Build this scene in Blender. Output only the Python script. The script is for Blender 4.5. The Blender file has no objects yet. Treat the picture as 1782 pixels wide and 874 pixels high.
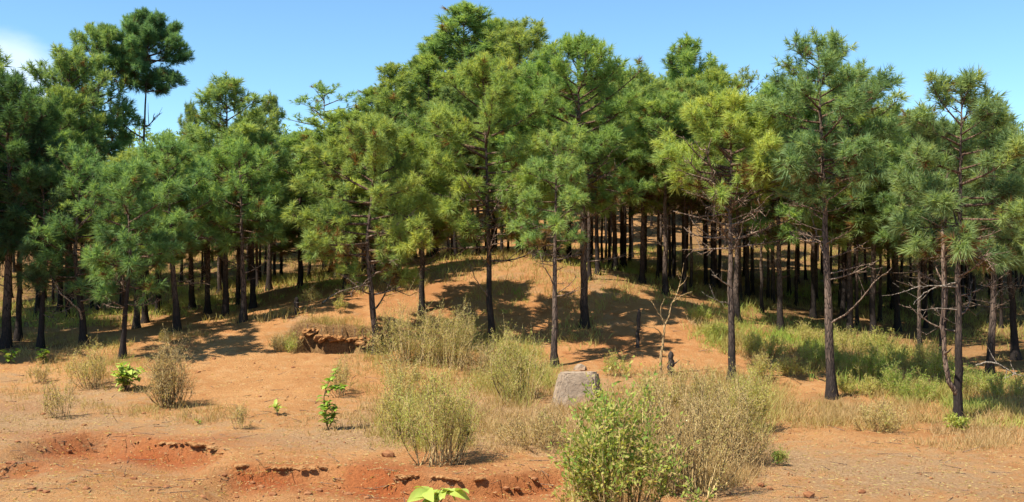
import bpy, math, random
import numpy as np
from mathutils import Vector

S = bpy.context.scene
COL = S.collection
R = math.radians
F_PX, CX, CY, CAM_H = 1750.0, 891.0, 437.0, 4.5

# ------------------------------------------------------------------ camera, light, exposure
cam_data = bpy.data.cameras.new('camera')
cam = bpy.data.objects.new('camera', cam_data)
COL.objects.link(cam)
cam.location = (0, 0, CAM_H)
cam.rotation_euler = (R(90), 0, 0)
cam_data.sensor_width = 36
cam_data.lens = 36 * F_PX / 1782
cam_data.clip_end = 5000
S.camera = cam

SUN_EL, SUN_AZ = 57.0, 234.0          # azimuth clockwise from +Y
world = bpy.data.worlds.new('World')
S.world = world
world.use_nodes = True
wn = world.node_tree
wn.nodes.clear()
def wnode(t, **k):
    n = wn.nodes.new(t)
    for a, v in k.items():
        setattr(n, a, v)
    return n
sky = wnode('ShaderNodeTexSky', sky_type='NISHITA', sun_disc=False)
sky.sun_elevation = R(SUN_EL)
sky.sun_rotation = R(SUN_AZ)
sky.altitude = 1500
sky.air_density = 1.0
sky.dust_density = 0.15
sky.ozone_density = 2.2
tc = wnode('ShaderNodeTexCoord')
mp = wnode('ShaderNodeMapping')
mp.inputs['Scale'].default_value = (1.0, 1.0, 2.2)
mp.inputs['Location'].default_value = (0.0, 0.0, 0.0)
nz = wnode('ShaderNodeTexNoise')
nz.inputs['Scale'].default_value = 5.0
nz.inputs['Detail'].default_value = 7
nz.inputs['Roughness'].default_value = 0.55
# one soft bank of cumulus low on the left, others of its kind behind the viewer
dist = wnode('ShaderNodeVectorMath', operation='DISTANCE')
dist.inputs[1].default_value = Vector((-0.500, 1.0, 0.150)).normalized()
r1 = wnode('ShaderNodeMapRange'); r1.interpolation_type = 'SMOOTHSTEP'
r1.inputs['From Min'].default_value = 0.095; r1.inputs['From Max'].default_value = 0.02
cm = wnode('ShaderNodeMath', operation='MULTIPLY_ADD')
cm.inputs[1].default_value = 1.5; cm.inputs[2].default_value = -0.75
ca = wnode('ShaderNodeMath', operation='ADD')
r2 = wnode('ShaderNodeMapRange'); r2.interpolation_type = 'SMOOTHSTEP'
r2.inputs['From Min'].default_value = 0.38; r2.inputs['From Max'].default_value = 0.98
r2.inputs['To Max'].default_value = 0.58
mixc = wnode('ShaderNodeMixRGB')
mixc.inputs['Color2'].default_value = (6.0, 6.5, 7.2, 1)
tintc = wnode('ShaderNodeMixRGB', blend_type='MULTIPLY')
tintc.inputs['Fac'].default_value = 1.0
tintc.inputs['Color2'].default_value = (0.80, 1.02, 1.05, 1)
bg = wnode('ShaderNodeBackground')
bg.inputs['Strength'].default_value = 0.11
wo = wnode('ShaderNodeOutputWorld')
L = wn.links.new
L(tc.outputs['Generated'], mp.inputs['Vector']); L(mp.outputs[0], nz.inputs['Vector'])
L(tc.outputs['Generated'], dist.inputs[0]); L(dist.outputs['Value'], r1.inputs['Value'])
L(nz.outputs['Fac'], cm.inputs[0]); L(cm.outputs[0], ca.inputs[0]); L(r1.outputs[0], ca.inputs[1])
L(ca.outputs[0], r2.inputs['Value']); L(r2.outputs[0], mixc.inputs['Fac'])
L(sky.outputs[0], tintc.inputs['Color1']); L(tintc.outputs[0], mixc.inputs['Color1'])
L(mixc.outputs[0], bg.inputs['Color']); L(bg.outputs[0], wo.inputs['Surface'])

sd = bpy.data.lights.new('sun', 'SUN')
sd.energy = 5.0
sd.angle = R(0.5)
sd.color = (1.0, 0.93, 0.80)
so = bpy.data.objects.new('sun', sd)
COL.objects.link(so)
az = R(SUN_AZ)
to_sun = Vector((math.sin(az) * math.cos(R(SUN_EL)), math.cos(az) * math.cos(R(SUN_EL)), math.sin(R(SUN_EL))))
so.rotation_euler = (-to_sun).to_track_quat('-Z', 'Y').to_euler()
so.location = to_sun * 60
S.view_settings.view_transform = 'Standard'
S.view_settings.look = 'None'
S.view_settings.exposure = 0.88
S.view_settings.gamma = 1.0
S.view_settings.use_curve_mapping = False
S.render.engine = 'CYCLES'
S.cycles.max_bounces = 6
S.cycles.transparent_max_bounces = 4

# ------------------------------------------------------------------ helpers
def material(name, rough=0.9):
    m = bpy.data.materials.new(name)
    m.use_nodes = True
    nt = m.node_tree
    b = nt.nodes['Principled BSDF']
    b.inputs['Roughness'].default_value = rough
    b.inputs['Specular IOR Level'].default_value = 0.15
    return m, nt, b
def N(nt, t, **k):
    n = nt.nodes.new(t)
    for a, v in k.items():
        if a in ('operation', 'blend_type', 'attribute_name', 'interpolation_type', 'data_type'):
            setattr(n, a, v)
        else:
            n.inputs[a.replace('_', ' ')].default_value = v
    return n
def ramp(nt, stops):
    n = nt.nodes.new('ShaderNodeValToRGB')
    e = n.color_ramp.elements
    while len(e) > 1:
        e.remove(e[-1])
    e[0].position = stops[0][0]; e[0].color = (*stops[0][1], 1)
    for p, c in stops[1:]:
        q = e.new(p); q.color = (*c, 1)
    return n
def noise(nt, scale, detail=4, rough=0.6, coord=None):
    n = N(nt, 'ShaderNodeTexNoise', Scale=scale, Detail=detail, Roughness=rough)
    if coord is not None:
        nt.links.new(coord, n.inputs['Vector'])
    return n
def mix(nt, fac, a, b, mode='MIX'):
    n = nt.nodes.new('ShaderNodeMixRGB'); n.blend_type = mode
    for s, v in ((n.inputs[0], fac), (n.inputs[1], a), (n.inputs[2], b)):
        if hasattr(v, 'is_output'):
            nt.links.new(v, s)
        elif isinstance(v, tuple):
            s.default_value = (*v, 1)
        else:
            s.default_value = v
    return n.outputs[0]
def maprange(nt, v, a, b, c=0.0, d=1.0):
    n = nt.nodes.new('ShaderNodeMapRange'); n.interpolation_type = 'SMOOTHSTEP'
    n.inputs['From Min'].default_value = a; n.inputs['From Max'].default_value = b
    n.inputs['To Min'].default_value = c; n.inputs['To Max'].default_value = d
    nt.links.new(v, n.inputs['Value'])
    return n.outputs[0]

def mesh_np(name, V, T=None, Q=None, mat=None, tint=None, smooth=False, attrs=None):
    V = np.asarray(V, np.float32)
    loops, starts, off = [], [], 0
    for f, k in ((T, 3), (Q, 4)):
        if f is not None and len(f):
            f = np.asarray(f, np.int32)
            loops.append(f.ravel())
            starts.append(off + np.arange(len(f), dtype=np.int32) * k)
            off += f.size
    loops = np.concatenate(loops); starts = np.concatenate(starts)
    me = bpy.data.meshes.new(name)
    me.vertices.add(len(V)); me.vertices.foreach_set('co', V.ravel())
    me.loops.add(len(loops)); me.loops.foreach_set('vertex_index', loops)
    me.polygons.add(len(starts)); me.polygons.foreach_set('loop_start', starts)
    if smooth:
        me.polygons.foreach_set('use_smooth', np.ones(len(starts), bool))
    a = dict(attrs or {})
    if tint is not None:
        a['tint'] = tint
    for k, v in a.items():
        at = me.attributes.new(k, 'FLOAT', 'POINT')
        at.data.foreach_set('value', np.asarray(v, np.float32))
    me.update(calc_edges=True)
    me.validate()
    if mat:
        me.materials.append(mat)
    return me
def link(name, me, parent=None, loc=None):
    o = bpy.data.objects.new(name, me)
    COL.objects.link(o)
    if parent:
        o.parent = parent
    if loc is not None:
        o.location = loc
    return o
def tag(o, label=None, cat=None, group=None, kind=None):
    for k, v in (('label', label), ('category', cat), ('group', group), ('kind', kind)):
        if v:
            o[k] = v
    return o
def thing(name, loc, label, cat, group=None):
    o = link(name, None, None, loc)
    o.empty_display_size = 0.3
    return tag(o, label, cat, group)

def norm(v):
    return v / np.maximum(np.linalg.norm(v, axis=-1, keepdims=True), 1e-9)
class Acc:
    def __init__(s):
        s.V, s.T, s.Q, s.t, s.n = [], [], [], [], 0
    def add(s, V, T=None, Q=None, tint=None):
        V = np.asarray(V, float)
        if T is not None and len(T): s.T.append(np.asarray(T) + s.n)
        if Q is not None and len(Q): s.Q.append(np.asarray(Q) + s.n)
        s.V.append(V); s.n += len(V)
        s.t.append(np.full(len(V), 0.5) if tint is None else np.broadcast_to(tint, (len(V),)))
    def mesh(s, name, mat, smooth=False, origin=None):
        V = np.concatenate(s.V)
        if origin is not None:
            V = V - np.asarray(origin)
        return mesh_np(name, V, np.concatenate(s.T) if s.T else None, np.concatenate(s.Q) if s.Q else None,
                       mat, np.concatenate(s.t), smooth)
def tube(acc, P, r, sides=6, tint=None, rng=None, rough=0.0):
    P = np.asarray(P, float); n = len(P)
    r = np.asarray(r, float)
    t = np.gradient(P, axis=0); t = norm(t)
    ref = np.array([0.0, 1.0, 0.0]) if abs(t[:, 1]).mean() < 0.8 else np.array([1.0, 0, 0])
    u = norm(np.cross(t, ref)); w = np.cross(t, u)
    a = np.arange(sides) * 2 * math.pi / sides
    rad = r[:, None] * np.ones((1, sides))
    if rng is not None and rough:
        rad = rad * (1 + rough * rng.normal(size=rad.shape))
    V = P[:, None] + rad[..., None] * (np.cos(a)[None, :, None] * u[:, None] + np.sin(a)[None, :, None] * w[:, None])
    V = np.concatenate([V.reshape(-1, 3), P[-1:] + t[-1:] * r[-1]])
    i = np.arange(n - 1)[:, None] * sides; j = np.arange(sides)[None]; k = (j + 1) % sides
    Q = np.stack([i + j, i + k, i + k + sides, i + j + sides], -1).reshape(-1, 4)
    e = (n - 1) * sides
    T = np.stack([e + np.arange(sides), e + (np.arange(sides) + 1) % sides, np.full(sides, n * sides)], -1)
    acc.add(V, T, Q, tint)
def prisms(acc, A, B, ra, rb, tint=0.5):
    A = np.asarray(A, float); B = np.asarray(B, float)
    if not len(A): return
    t = norm(B - A); ref = np.where(np.abs(t[:, 2:3]) > 0.8, [[1.0, 0, 0]], [[0, 0, 1.0]])
    u = norm(np.cross(t, ref)); w = np.cross(t, u)
    a = np.arange(3) * 2 * math.pi / 3
    d = np.cos(a)[None, :, None] * u[:, None] + np.sin(a)[None, :, None] * w[:, None]
    ra = np.broadcast_to(ra, (len(A),)); rb = np.broadcast_to(rb, (len(A),))
    V = np.concatenate([A[:, None] + d * ra[:, None, None], B[:, None] + d * rb[:, None, None]], 1)
    q = np.array([[0, 1, 4, 3], [1, 2, 5, 4], [2, 0, 3, 5]])
    Q = (np.arange(len(A))[:, None, None] * 6 + q[None]).reshape(-1, 4)
    acc.add(V.reshape(-1, 3), None, Q, np.repeat(np.broadcast_to(tint, (len(A),)), 6))

def _h(i, j, s):
    n = (i * 374761393 + j * 668265263 + s * 1442695041) & 0xffffffff
    n = ((n ^ (n >> 13)) * 1274126177) & 0xffffffff
    return ((n ^ (n >> 16)) & 0xffff) / 65535.0
def vnoise(x, y, s=0):
    x = np.asarray(x, float); y = np.asarray(y, float)
    i = np.floor(x).astype(np.int64); j = np.floor(y).astype(np.int64)
    u = x - i; v = y - j
    u = u * u * (3 - 2 * u); v = v * v * (3 - 2 * v)
    return (_h(i, j, s) * (1 - u) + _h(i + 1, j, s) * u) * (1 - v) + (_h(i, j + 1, s) * (1 - u) + _h(i + 1, j + 1, s) * u) * v
def fbm(x, y, s=0, o=4):
    r, a, t = 0, 0.5, 0
    for k in range(o):
        r = r + a * vnoise(x * 2 ** k, y * 2 ** k, s + k); t += a; a *= 0.5
    return r / t * 2 - 1
def sst(a, b, x):
    t = np.clip((x - a) / (b - a), 0, 1)
    return t * t * (3 - 2 * t)
def P3(px, py, Y):
    return np.array([(px - CX) / F_PX * Y, Y, CAM_H - (py - CY) / F_PX * Y])

# ------------------------------------------------------------------ the trees that can be told apart
# px, base py, distance, top py, crown base py, half width px, profile, tint, density, label
T_ = [
 (8, 604, 36, 138, 430, 72, 'round', .30, 1.15, 'very dark dense pine with a thick trunk, outermost under the cloud'),
 (31, 592, 37.5, 215, 440, 55, 'round', .28, 1.0, 'slim dark pine close beside the very dark dense pine under the cloud'),
 (70, 606, 36, 300, 490, 50, 'round', .38, .8, 'small pine with low green sprays between the dark pine and the crooked pine'),
 (145, 602, 36, 262, 500, 74, 'round', .42, .62, 'thin crowned crooked pine with a bleached dead limb low down'),
 (213, 617, 34, 290, 500, 62, 'round', .42, .95, 'small pine with a bent thin trunk behind the bright leafy weed'),
 (238, 574, 41, 268, 460, 58, 'round', .45, .8, 'dark trunked pine just behind the bent small pine, nearer of the close trunk pair'),
 (252, 562, 43, 262, 460, 52, 'round', .42, .8, 'dark trunked pine just behind the bent small pine, farther of the close trunk pair'),
 (244, 525, 58, 28, 172, 84, 'plume', .34, 2.0, 'tallest pine of the left skyline with bare upper trunk and rounded plume top'),
 (172, 528, 57, 56, 285, 50, 'round', .30, 1.1, 'tall dark pine leaning against the rounded plume topped pine on the skyline'),
 (122, 530, 54, 92, 350, 54, 'round', .30, 1.0, 'tall dark pine with drooping crown second outward from the plume topped pine'),
 (104, 545, 51, 160, 400, 48, 'round', .30, .9, 'dark pine at the low end of the slope of tall skyline crowns near the cloud'),
 (66, 550, 48, 205, 400, 45, 'round', .30, .9, 'dark pine whose top fills the dip next to the cloud'),
 (308, 572, 38, 242, 440, 64, 'cone', .55, 1.0, 'mid green bushy pine on the red slope with a pale dry tuft at its foot'),
 (334, 540, 46, 176, 400, 26, 'cone', .45, .9, 'narrow pine with a small pointed top standing apart on the skyline'),
 (393, 553, 42, 130, 410, 72, 'cone', .45, 1.0, 'tall pine with a knobbly pointed top and dark trunk on the bare red slope'),
 (422, 568, 39.5, 255, 415, 58, 'round', .52, .95, 'slim pine on the red slope right next to the knobbly topped pine'),
 (362, 547, 44, 262, 440, 46, 'round', .5, .9, 'dark trunked pine between the mid green bushy pine and the knobbly topped pine'),
 (440, 540, 45, 195, 395, 46, 'round', .5, .9, 'pine standing behind the red slope with shadow bands at its base'),
 (468, 505, 52, 162, 380, 34, 'cone', .42, .8, 'greyish pine with a loose top just behind the knobbly topped pine'),
 (565, 482, 66, 148, 270, 58, 'sparse', .5, .6, 'pale thin pine with bare whitish limbs showing against the sky'),
 (522, 492, 48, 232, 430, 60, 'round', .68, 1.0, 'yellow green pine with broad soft crown in front of the pale thin pine'),
 (603, 505, 45, 196, 430, 72, 'round', .62, 1.0, 'bright green pine whose crown hangs over the eroded bank'),
 (648, 482, 52, 150, 400, 58, 'cone', .5, 1.0, 'pine with a pointed top at the foot of the rising central skyline'),
 (655, 603, 37, 215, 462, 98, 'round', .62, 1.1, 'large bushy bright pine with low branches standing right of the eroded bank'),
 (690, 487, 47, 108, 390, 62, 'cone', .5, 1.0, 'pine with short visible trunk on the knoll behind the large bushy bright pine'),
 (735, 547, 41, 215, 410, 56, 'round', .55, .95, 'slender trunked pine on the knoll between the large bushy pine and the straight central pine'),
 (748, 445, 54, 92, 350, 62, 'cone', .5, 1.0, 'pine on top of the knoll behind the slender trunked pine'),
 (806, 445, 57, 8, 340, 92, 'cone', .52, 1.1, 'tallest pine of the whole grove with pointed top in the central skyline'),
 (905, 442, 56, 46, 330, 68, 'round', .52, .75, 'tall open crowned pine next to the tallest pine on the skyline'),
 (757, 447, 59, 58, 330, 62, 'cone', .5, 1.0, 'pointed pine forming the first step below the tallest pine on the skyline'),
 (858, 446, 58, 42, 330, 58, 'round', .52, 1.0, 'round topped pine between the tallest pine and the tall open crowned pine'),
 (968, 452, 56, 108, 330, 50, 'cone', .52, 1.0, 'pine filling the notch between the two high points of the central skyline'),
 (1245, 505, 55, 108, 330, 48, 'cone', .52, 1.0, 'pointed pine on the skyline just before it drops to the open crowned pine'),
 (932, 448, 50, 115, 340, 58, 'round', .6, .95, 'pine on top of the knoll behind the straight central pine'),
 (855, 593, 38, 108, 395, 96, 'round', .66, 1.1, 'straight central pine with large soft crown above the dry bushes'),
 (966, 641, 35, 235, 420, 46, 'narrow', .62, .9, 'narrow pine with straight bare trunk directly behind the grey boulder'),
 (1017, 582, 40, 75, 345, 84, 'round', .55, 1.05, 'thick blackened trunk pine on the red slope up and behind the grey boulder'),
 (1070, 468, 50, 125, 335, 58, 'round', .52, 1.0, 'pine with dark trunk behind the thick blackened trunk pine'),
 (1117, 493, 47, 135, 330, 58, 'round', .58, .95, 'thin straight trunked pine at the edge of the yellow grass behind the dead sapling'),
 (1190, 502, 53, 65, 325, 62, 'cone', .55, 1.0, 'tall pine with pointed top in the skyline right of the thick blackened trunk pine'),
 (1157, 514, 45, 168, 335, 56, 'round', .58, .9, 'pine whose trunk rises just behind the dead sapling'),
 (1240, 505, 50, 132, 340, 58, 'round', .55, .9, 'pine behind the yellow green pine on its dead sapling side'),
 (1300, 522, 52, 125, 330, 48, 'sparse', .55, .65, 'open crowned pine with reddish cones on the skyline behind the yellow green pine'),
 (1272, 673, 33, 170, 330, 112, 'round', .86, 1.1, 'light yellow green pine with broad crown and many dead twigs around a straight trunk'),
 (1284, 562, 42, 195, 340, 56, 'round', .6, .8, 'pine hidden behind the light yellow green pine with trunk close to it'),
 (1358, 584, 42, 148, 370, 62, 'round', .6, .95, 'straight grey trunked pine in the green undergrowth between two larger front pines'),
 (1415, 552, 47, 165, 350, 50, 'round', .52, .9, 'pine with thin dark trunk just behind the tall front pine with forked bare limbs'),
 (1448, 696, 31, 62, 325, 98, 'cone', .5, 1.15, 'tall front pine with pointed tiered crown, grey trunk and forked bare limbs'),
 (1478, 584, 42, 135, 360, 72, 'round', .48, .95, 'thick dark trunked pine in the undergrowth right behind the tall front pine'),
 (1521, 585, 42, 200, 380, 58, 'round', .45, .85, 'dark trunked pine at the end of the slanting bare limb'),
 (1562, 576, 45, 195, 390, 56, 'round', .45, .85, 'pine with a curved dark trunk deep in the undergrowth shade'),
 (1602, 610, 39, 215, 420, 56, 'round', .45, .8, 'slim pine among pale dead limbs behind the forked pine at the grassy verge'),
 (1666, 737, 27, 132, 430, 94, 'cone', .48, 1.05, 'forked pine at the grassy verge closest to the viewer with pale bare limbs'),
 (1640, 645, 34, 225, 430, 56, 'round', .48, .8, 'grey trunked pine directly behind the forked pine at the verge'),
 (1722, 664, 33, 175, 450, 62, 'cone', .45, .95, 'dark trunked pine right of the forked pine with low green sprays'),
 (1768, 622, 36, 218, 450, 62, 'cone', .45, .95, 'pine at the outer edge of the grove beyond the fallen silver limb'),
]

# ------------------------------------------------------------------ terrain
CP = [P3(t[0], t[1], t[2]) for t in T_]
CP += [P3(*q) for q in [
 (0, 640, 33), (60, 640, 33), (250, 640, 33), (450, 612, 35.5), (590, 612, 35.6), (760, 610, 36), (900, 610, 37),
 (550, 535, 40), (620, 520, 41.5), (800, 500, 44), (870, 452, 51), (960, 500, 43), (1000, 460, 50), (1100, 540, 41), (1200, 560, 40),
 (1180, 600, 37), (1200, 660, 33), (1350, 650, 35), (1550, 650, 35), (1700, 610, 38), (1350, 500, 60), (1500, 500, 60), (1650, 520, 55),
 (250, 510, 60), (100, 520, 60), (450, 490, 60), (650, 455, 58), (0, 560, 45), (1780, 560, 48), (300, 600, 35.5), (380, 585, 37)]]
for X in (-30, -18, -9, 0, 9, 18, 30):
    CP += [np.array([X, 0, 2.9]), np.array([X, 8, 1.5]), np.array([X, 15, 0.03]), np.array([X * .8, 19, 0.0]),
           np.array([X * .8, 23, 0.0]), np.array([X * .8, 27, 0.02]), np.array([X * 1.3, 80, 5.0]), np.array([X * 1.5, 98, 7.6])]
CP += [np.array([X, Y, z]) for X, Y, z in [(-12, 30.5, .2), (-6, 30, .12), (0, 30, .08), (6, 30, .05), (14, 29, .03), (-30, 36, 1.1),
       (30, 36, .4), (-36, 50, 1.6), (36, 50, 1.6), (-36, 65, 2.4), (36, 65, 2.8)]]
CP = np.array(CP)
def _U(r2):
    return r2 * np.log(r2 + 1e-9) * 0.5
n = len(CP)
d2 = ((CP[:, None, :2] - CP[None, :, :2]) ** 2).sum(-1)
A = np.zeros((n + 3, n + 3)); A[:n, :n] = _U(d2) + np.eye(n) * 6.0
A[:n, n] = 1; A[:n, n + 1:] = CP[:, :2]; A[n, :n] = 1; A[n + 1:, :n] = CP[:, :2].T
W = np.linalg.solve(A, np.concatenate([CP[:, 2], np.zeros(3)]))
def ledge_px(pts):
    w = np.array([((px - CX) / F_PX * (CAM_H * F_PX / (py - CY)), CAM_H * F_PX / (py - CY)) for px, py in pts])
    return w
LEDGES = [  # edge polyline (photo ground pixels turned into ground positions), drop, width of the face, run-out
 (ledge_px([(400, 802), (430, 805), (480, 806), (560, 808), (640, 815), (720, 824), (800, 826), (880, 822), (960, 812), (1010, 806)]), 0.42, 0.12, 3.2),
 (ledge_px([(8, 786), (60, 768), (110, 760), (170, 754), (230, 760), (300, 768), (360, 776), (395, 790)]), 0.5, 0.12, 2.4),
 (ledge_px([(-60, 815), (0, 812), (60, 808), (90, 812)]), 0.2, 0.08, 1.0),
]
PIT = dict(x0=P3(500, 590, 37)[0], x1=P3(690, 590, 37)[0], yb=38.3, yf=36.0)
def smooth_h(x, y):
    x = np.asarray(x, float); y = np.asarray(y, float)
    sh = x.shape
    p = np.stack([x.ravel(), y.ravel()], -1)
    out = np.empty(len(p))
    for a in range(0, len(p), 20000):
        q = p[a:a + 20000]
        u = _U(((q[:, None] - CP[None, :, :2]) ** 2).sum(-1))
        out[a:a + 20000] = u @ W[:n] + W[n] + q @ W[n + 1:]
    out = out.reshape(sh)
    fb = (sst(27, 115, y) * 9.5 + sst(105, 165, y) * 6) + (1 - sst(2, 15, y)) * 2.9 - sst(190, 600, y) * 12
    k = (1 - sst(30, 44, np.abs(x))) * (1 - sst(84, 112, y)) * sst(-4, 0, y)
    return np.clip(out, -1.5, 8) * k + fb * (1 - k)
def detail_h(x, y, z):
    near = 1 - sst(60, 120, np.hypot(x, y - 30))
    z = z + near * (0.10 * fbm(x * .35, y * .35, 3) + 0.05 * fbm(x * 1.3, y * 1.3, 7, 4) * (0.5 + vnoise(x * .3, y * .3, 5)))
    z = z + near * 0.028 * fbm(x * 5, y * 5, 17, 3) * sst(0.4, 0.65, vnoise(x * .6, y * .6, 15))
    for E, D, wd, run in LEDGES:
        ye = np.interp(x, E[:, 0], E[:, 1]) + 0.12 * fbm(x * 1.1, x * 0 + 3.3, 21) + 0.05 * fbm(x * 5, x * 0, 22)
        env = sst(E[0, 0] - .3, E[0, 0] + .5, x) * (1 - sst(E[-1, 0] - .8, E[-1, 0] + .3, x))
        env = env * (0.65 + 0.35 * vnoise(x * .9, y * 0, 29))
        s = ye - y
        z = z - D * env * sst(0, wd, s) * (1 - sst(run * .45, run * 1.5, s)) + 0.03 * env * (1 - sst(0, .5, -s)) * sst(-.1, 0, -s)
    # the eroded bank: a hollow with a steep ragged back wall cut into the slope
    yb = PIT['yb'] + 0.55 * fbm(x * 1.0, x * 0 + 1, 31, 4) + 0.25 * fbm(x * 3, x * 0 + 9, 32, 3)
    ex = sst(PIT['x0'] - .1, PIT['x0'] + .6, x) * (1 - sst(PIT['x1'] - .5, PIT['x1'] + .2, x))
    deep = np.interp(x, [PIT['x0'], PIT['x0'] + .9, PIT['x0'] + 1.9, PIT['x0'] + 2.6, PIT['x1']], [.6, 1.5, 1.4, .5, .6])
    inside = ex * (1 - sst(-.07, .05, y - yb)) * sst(PIT['yf'] - .8, PIT['yf'] + 1.2, y)
    z = z - inside * deep * (0.9 + 0.25 * fbm(x * 3, y * 3, 33, 3))
    z = z + ex * 0.04 * (1 - sst(.1, 1.6, y - yb)) * sst(-.02, .12, y - yb)
    return z
def H(x, y):
    return detail_h(np.asarray(x, float), np.asarray(y, float), smooth_h(x, y))
# a grid of heights to look up quickly
GX = np.arange(-62, 62.01, 0.25); GY = np.arange(10, 118.01, 0.2)
GZ = H(*np.meshgrid(GX, GY))
def hz(x, y):
    x = np.clip(np.asarray(x, float), -61.9, 61.9); y = np.clip(np.asarray(y, float), 10.01, 117.7)
    fx = (x - GX[0]) / 0.25; fy = (y - GY[0]) / 0.2
    i = fx.astype(int); j = fy.astype(int); u = fx - i; v = fy - j
    return (GZ[j, i] * (1 - u) + GZ[j, i + 1] * u) * (1 - v) + (GZ[j + 1, i] * (1 - u) + GZ[j + 1, i + 1] * u) * v
def hit(px, py):
    px = np.atleast_1d(np.asarray(px, float)); py = np.atleast_1d(np.asarray(py, float))
    Y = np.full(px.shape, 14.0); done = np.zeros(px.shape, bool)
    for _ in range(700):
        z = CAM_H - (py - CY) / F_PX * Y
        done |= z <= hz((px - CX) / F_PX * Y, Y)
        if done.all(): break
        Y = np.where(done, Y, Y + 0.12)
    x = (px - CX) / F_PX * Y
    return np.stack([x, Y, hz(x, Y)], -1)
def at(px, py):
    return hit(px, py)[0]

# ------------------------------------------------------------------ materials
def m_soil():
    m, nt, b = material('soil', 0.95)
    lk = nt.links.new
    co = nt.nodes.new('ShaderNodeNewGeometry').outputs['Position']
    at_ = {k: N(nt, 'ShaderNodeAttribute', attribute_name=k).outputs['Fac'] for k in ('straw', 'red', 'litter')}
    big = noise(nt, 0.45, 5, 0.6, co).outputs['Fac']
    mid = noise(nt, 2.6, 6, 0.65, co).outputs['Fac']
    fine = noise(nt, 16, 6, 0.7, co).outputs['Fac']
    patchn = noise(nt, 1.1, 7, 0.72, co).outputs['Fac']
    grit = noise(nt, 70, 3, 0.7, co).outputs['Fac']
    c = mix(nt, maprange(nt, big, .3, .7), (0.43, 0.205, 0.075), (0.54, 0.285, 0.115))
    c = mix(nt, maprange(nt, mid, .48, .75), c, (0.54, 0.32, 0.145))
    c = mix(nt, maprange(nt, fine, .5, .68, 0, .75), c, (0.33, 0.13, 0.045))
    c = mix(nt, maprange(nt, patchn, .52, .68, 0, .7), c, (0.36, 0.145, 0.05))
    straw_c = mix(nt, maprange(nt, fine, .35, .65), (0.29, 0.17, 0.085), (0.51, 0.335, 0.18))
    sm = nt.nodes.new('ShaderNodeMath'); sm.operation = 'MULTIPLY_ADD'
    lk(mid, sm.inputs[0]); sm.inputs[1].default_value = 1.6; sm.inputs[2].default_value = -1.1
    sa = nt.nodes.new('ShaderNodeMath'); sa.operation = 'ADD'; lk(sm.outputs[0], sa.inputs[0]); 
    s2 = nt.nodes.new('ShaderNodeMath'); s2.operation = 'MULTIPLY'; lk(at_['straw'], s2.inputs[0]); s2.inputs[1].default_value = 1.25
    lk(s2.outputs[0], sa.inputs[1])
    c = mix(nt, maprange(nt, sa.outputs[0], 0.05, .75, 0, .9), c, straw_c)
    red_c = mix(nt, maprange(nt, fine, .35, .7), (0.40, 0.115, 0.035), (0.27, 0.075, 0.025))
    c = mix(nt, at_['red'], c, red_c)
    lit_c = mix(nt, maprange(nt, fine, .35, .65), (0.15, 0.075, 0.032), (0.33, 0.20, 0.085))
    c = mix(nt, at_['litter'], c, lit_c)
    c = mix(nt, maprange(nt, grit, .58, .7, 0, .7), c, (0.17, 0.075, 0.035))
    lk(c, b.inputs['Base Color'])
    hsum = nt.nodes.new('ShaderNodeMath'); hsum.operation = 'MULTIPLY_ADD'
    lk(grit, hsum.inputs[0]); hsum.inputs[1].default_value = 0.35; lk(fine, hsum.inputs[2])
    bp = N(nt, 'ShaderNodeBump', Strength=1.0, Distance=0.09)
    lk(hsum.outputs[0], bp.inputs['Height']); lk(bp.outputs[0], b.inputs['Normal'])
    return m
def m_bark(name, dark, light, char):
    m, nt, b = material(name, 0.95)
    lk = nt.links.new
    tcn = nt.nodes.new('ShaderNodeTexCoord')
    mpn = nt.nodes.new('ShaderNodeMapping'); mpn.inputs['Scale'].default_value = (9, 9, 2.2)
    lk(tcn.outputs['Object'], mpn.inputs['Vector'])
    v = N(nt, 'ShaderNodeTexVoronoi', Scale=1.6); v.feature = 'DISTANCE_TO_EDGE'
    lk(mpn.outputs[0], v.inputs['Vector'])
    nn = noise(nt, 1.4, 5, .65, mpn.outputs[0]).outputs['Fac']
    c = mix(nt, maprange(nt, nn, .3, .7), dark, light)
    c = mix(nt, maprange(nt, v.outputs['Distance'], .0, .12), (0.018, 0.014, 0.012), c)
    if char:
        sx = nt.nodes.new('ShaderNodeSeparateXYZ'); lk(tcn.outputs['Object'], sx.inputs[0])
        ln = noise(nt, 1.1, 3, .6, tcn.outputs['Object']).outputs['Fac']
        ad = nt.nodes.new('ShaderNodeMath'); ad.operation = 'MULTIPLY_ADD'
        lk(ln, ad.inputs[0]); ad.inputs[1].default_value = -3.0
        oi = nt.nodes.new('ShaderNodeObjectInfo')
        zz = nt.nodes.new('ShaderNodeMath'); zz.operation = 'MULTIPLY_ADD'
        lk(oi.outputs['Random'], zz.inputs[0]); zz.inputs[1].default_value = -2.6; lk(sx.outputs['Z'], zz.inputs[2])
        za = nt.nodes.new('ShaderNodeMath'); za.operation = 'ADD'; lk(zz.outputs[0], za.inputs[0]); za.inputs[1].default_value = 1.3
        lk(za.outputs[0], ad.inputs[2])
        c = mix(nt, maprange(nt, ad.outputs[0], -0.6, 2.2, .92, 0), c, (0.022, 0.018, 0.017))
    lk(c, b.inputs['Base Color'])
    bp = N(nt, 'ShaderNodeBump', Strength=0.9, Distance=0.03)
    lk(v.outputs['Distance'], bp.inputs['Height']); lk(bp.outputs[0], b.inputs['Normal'])
    return m
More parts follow.
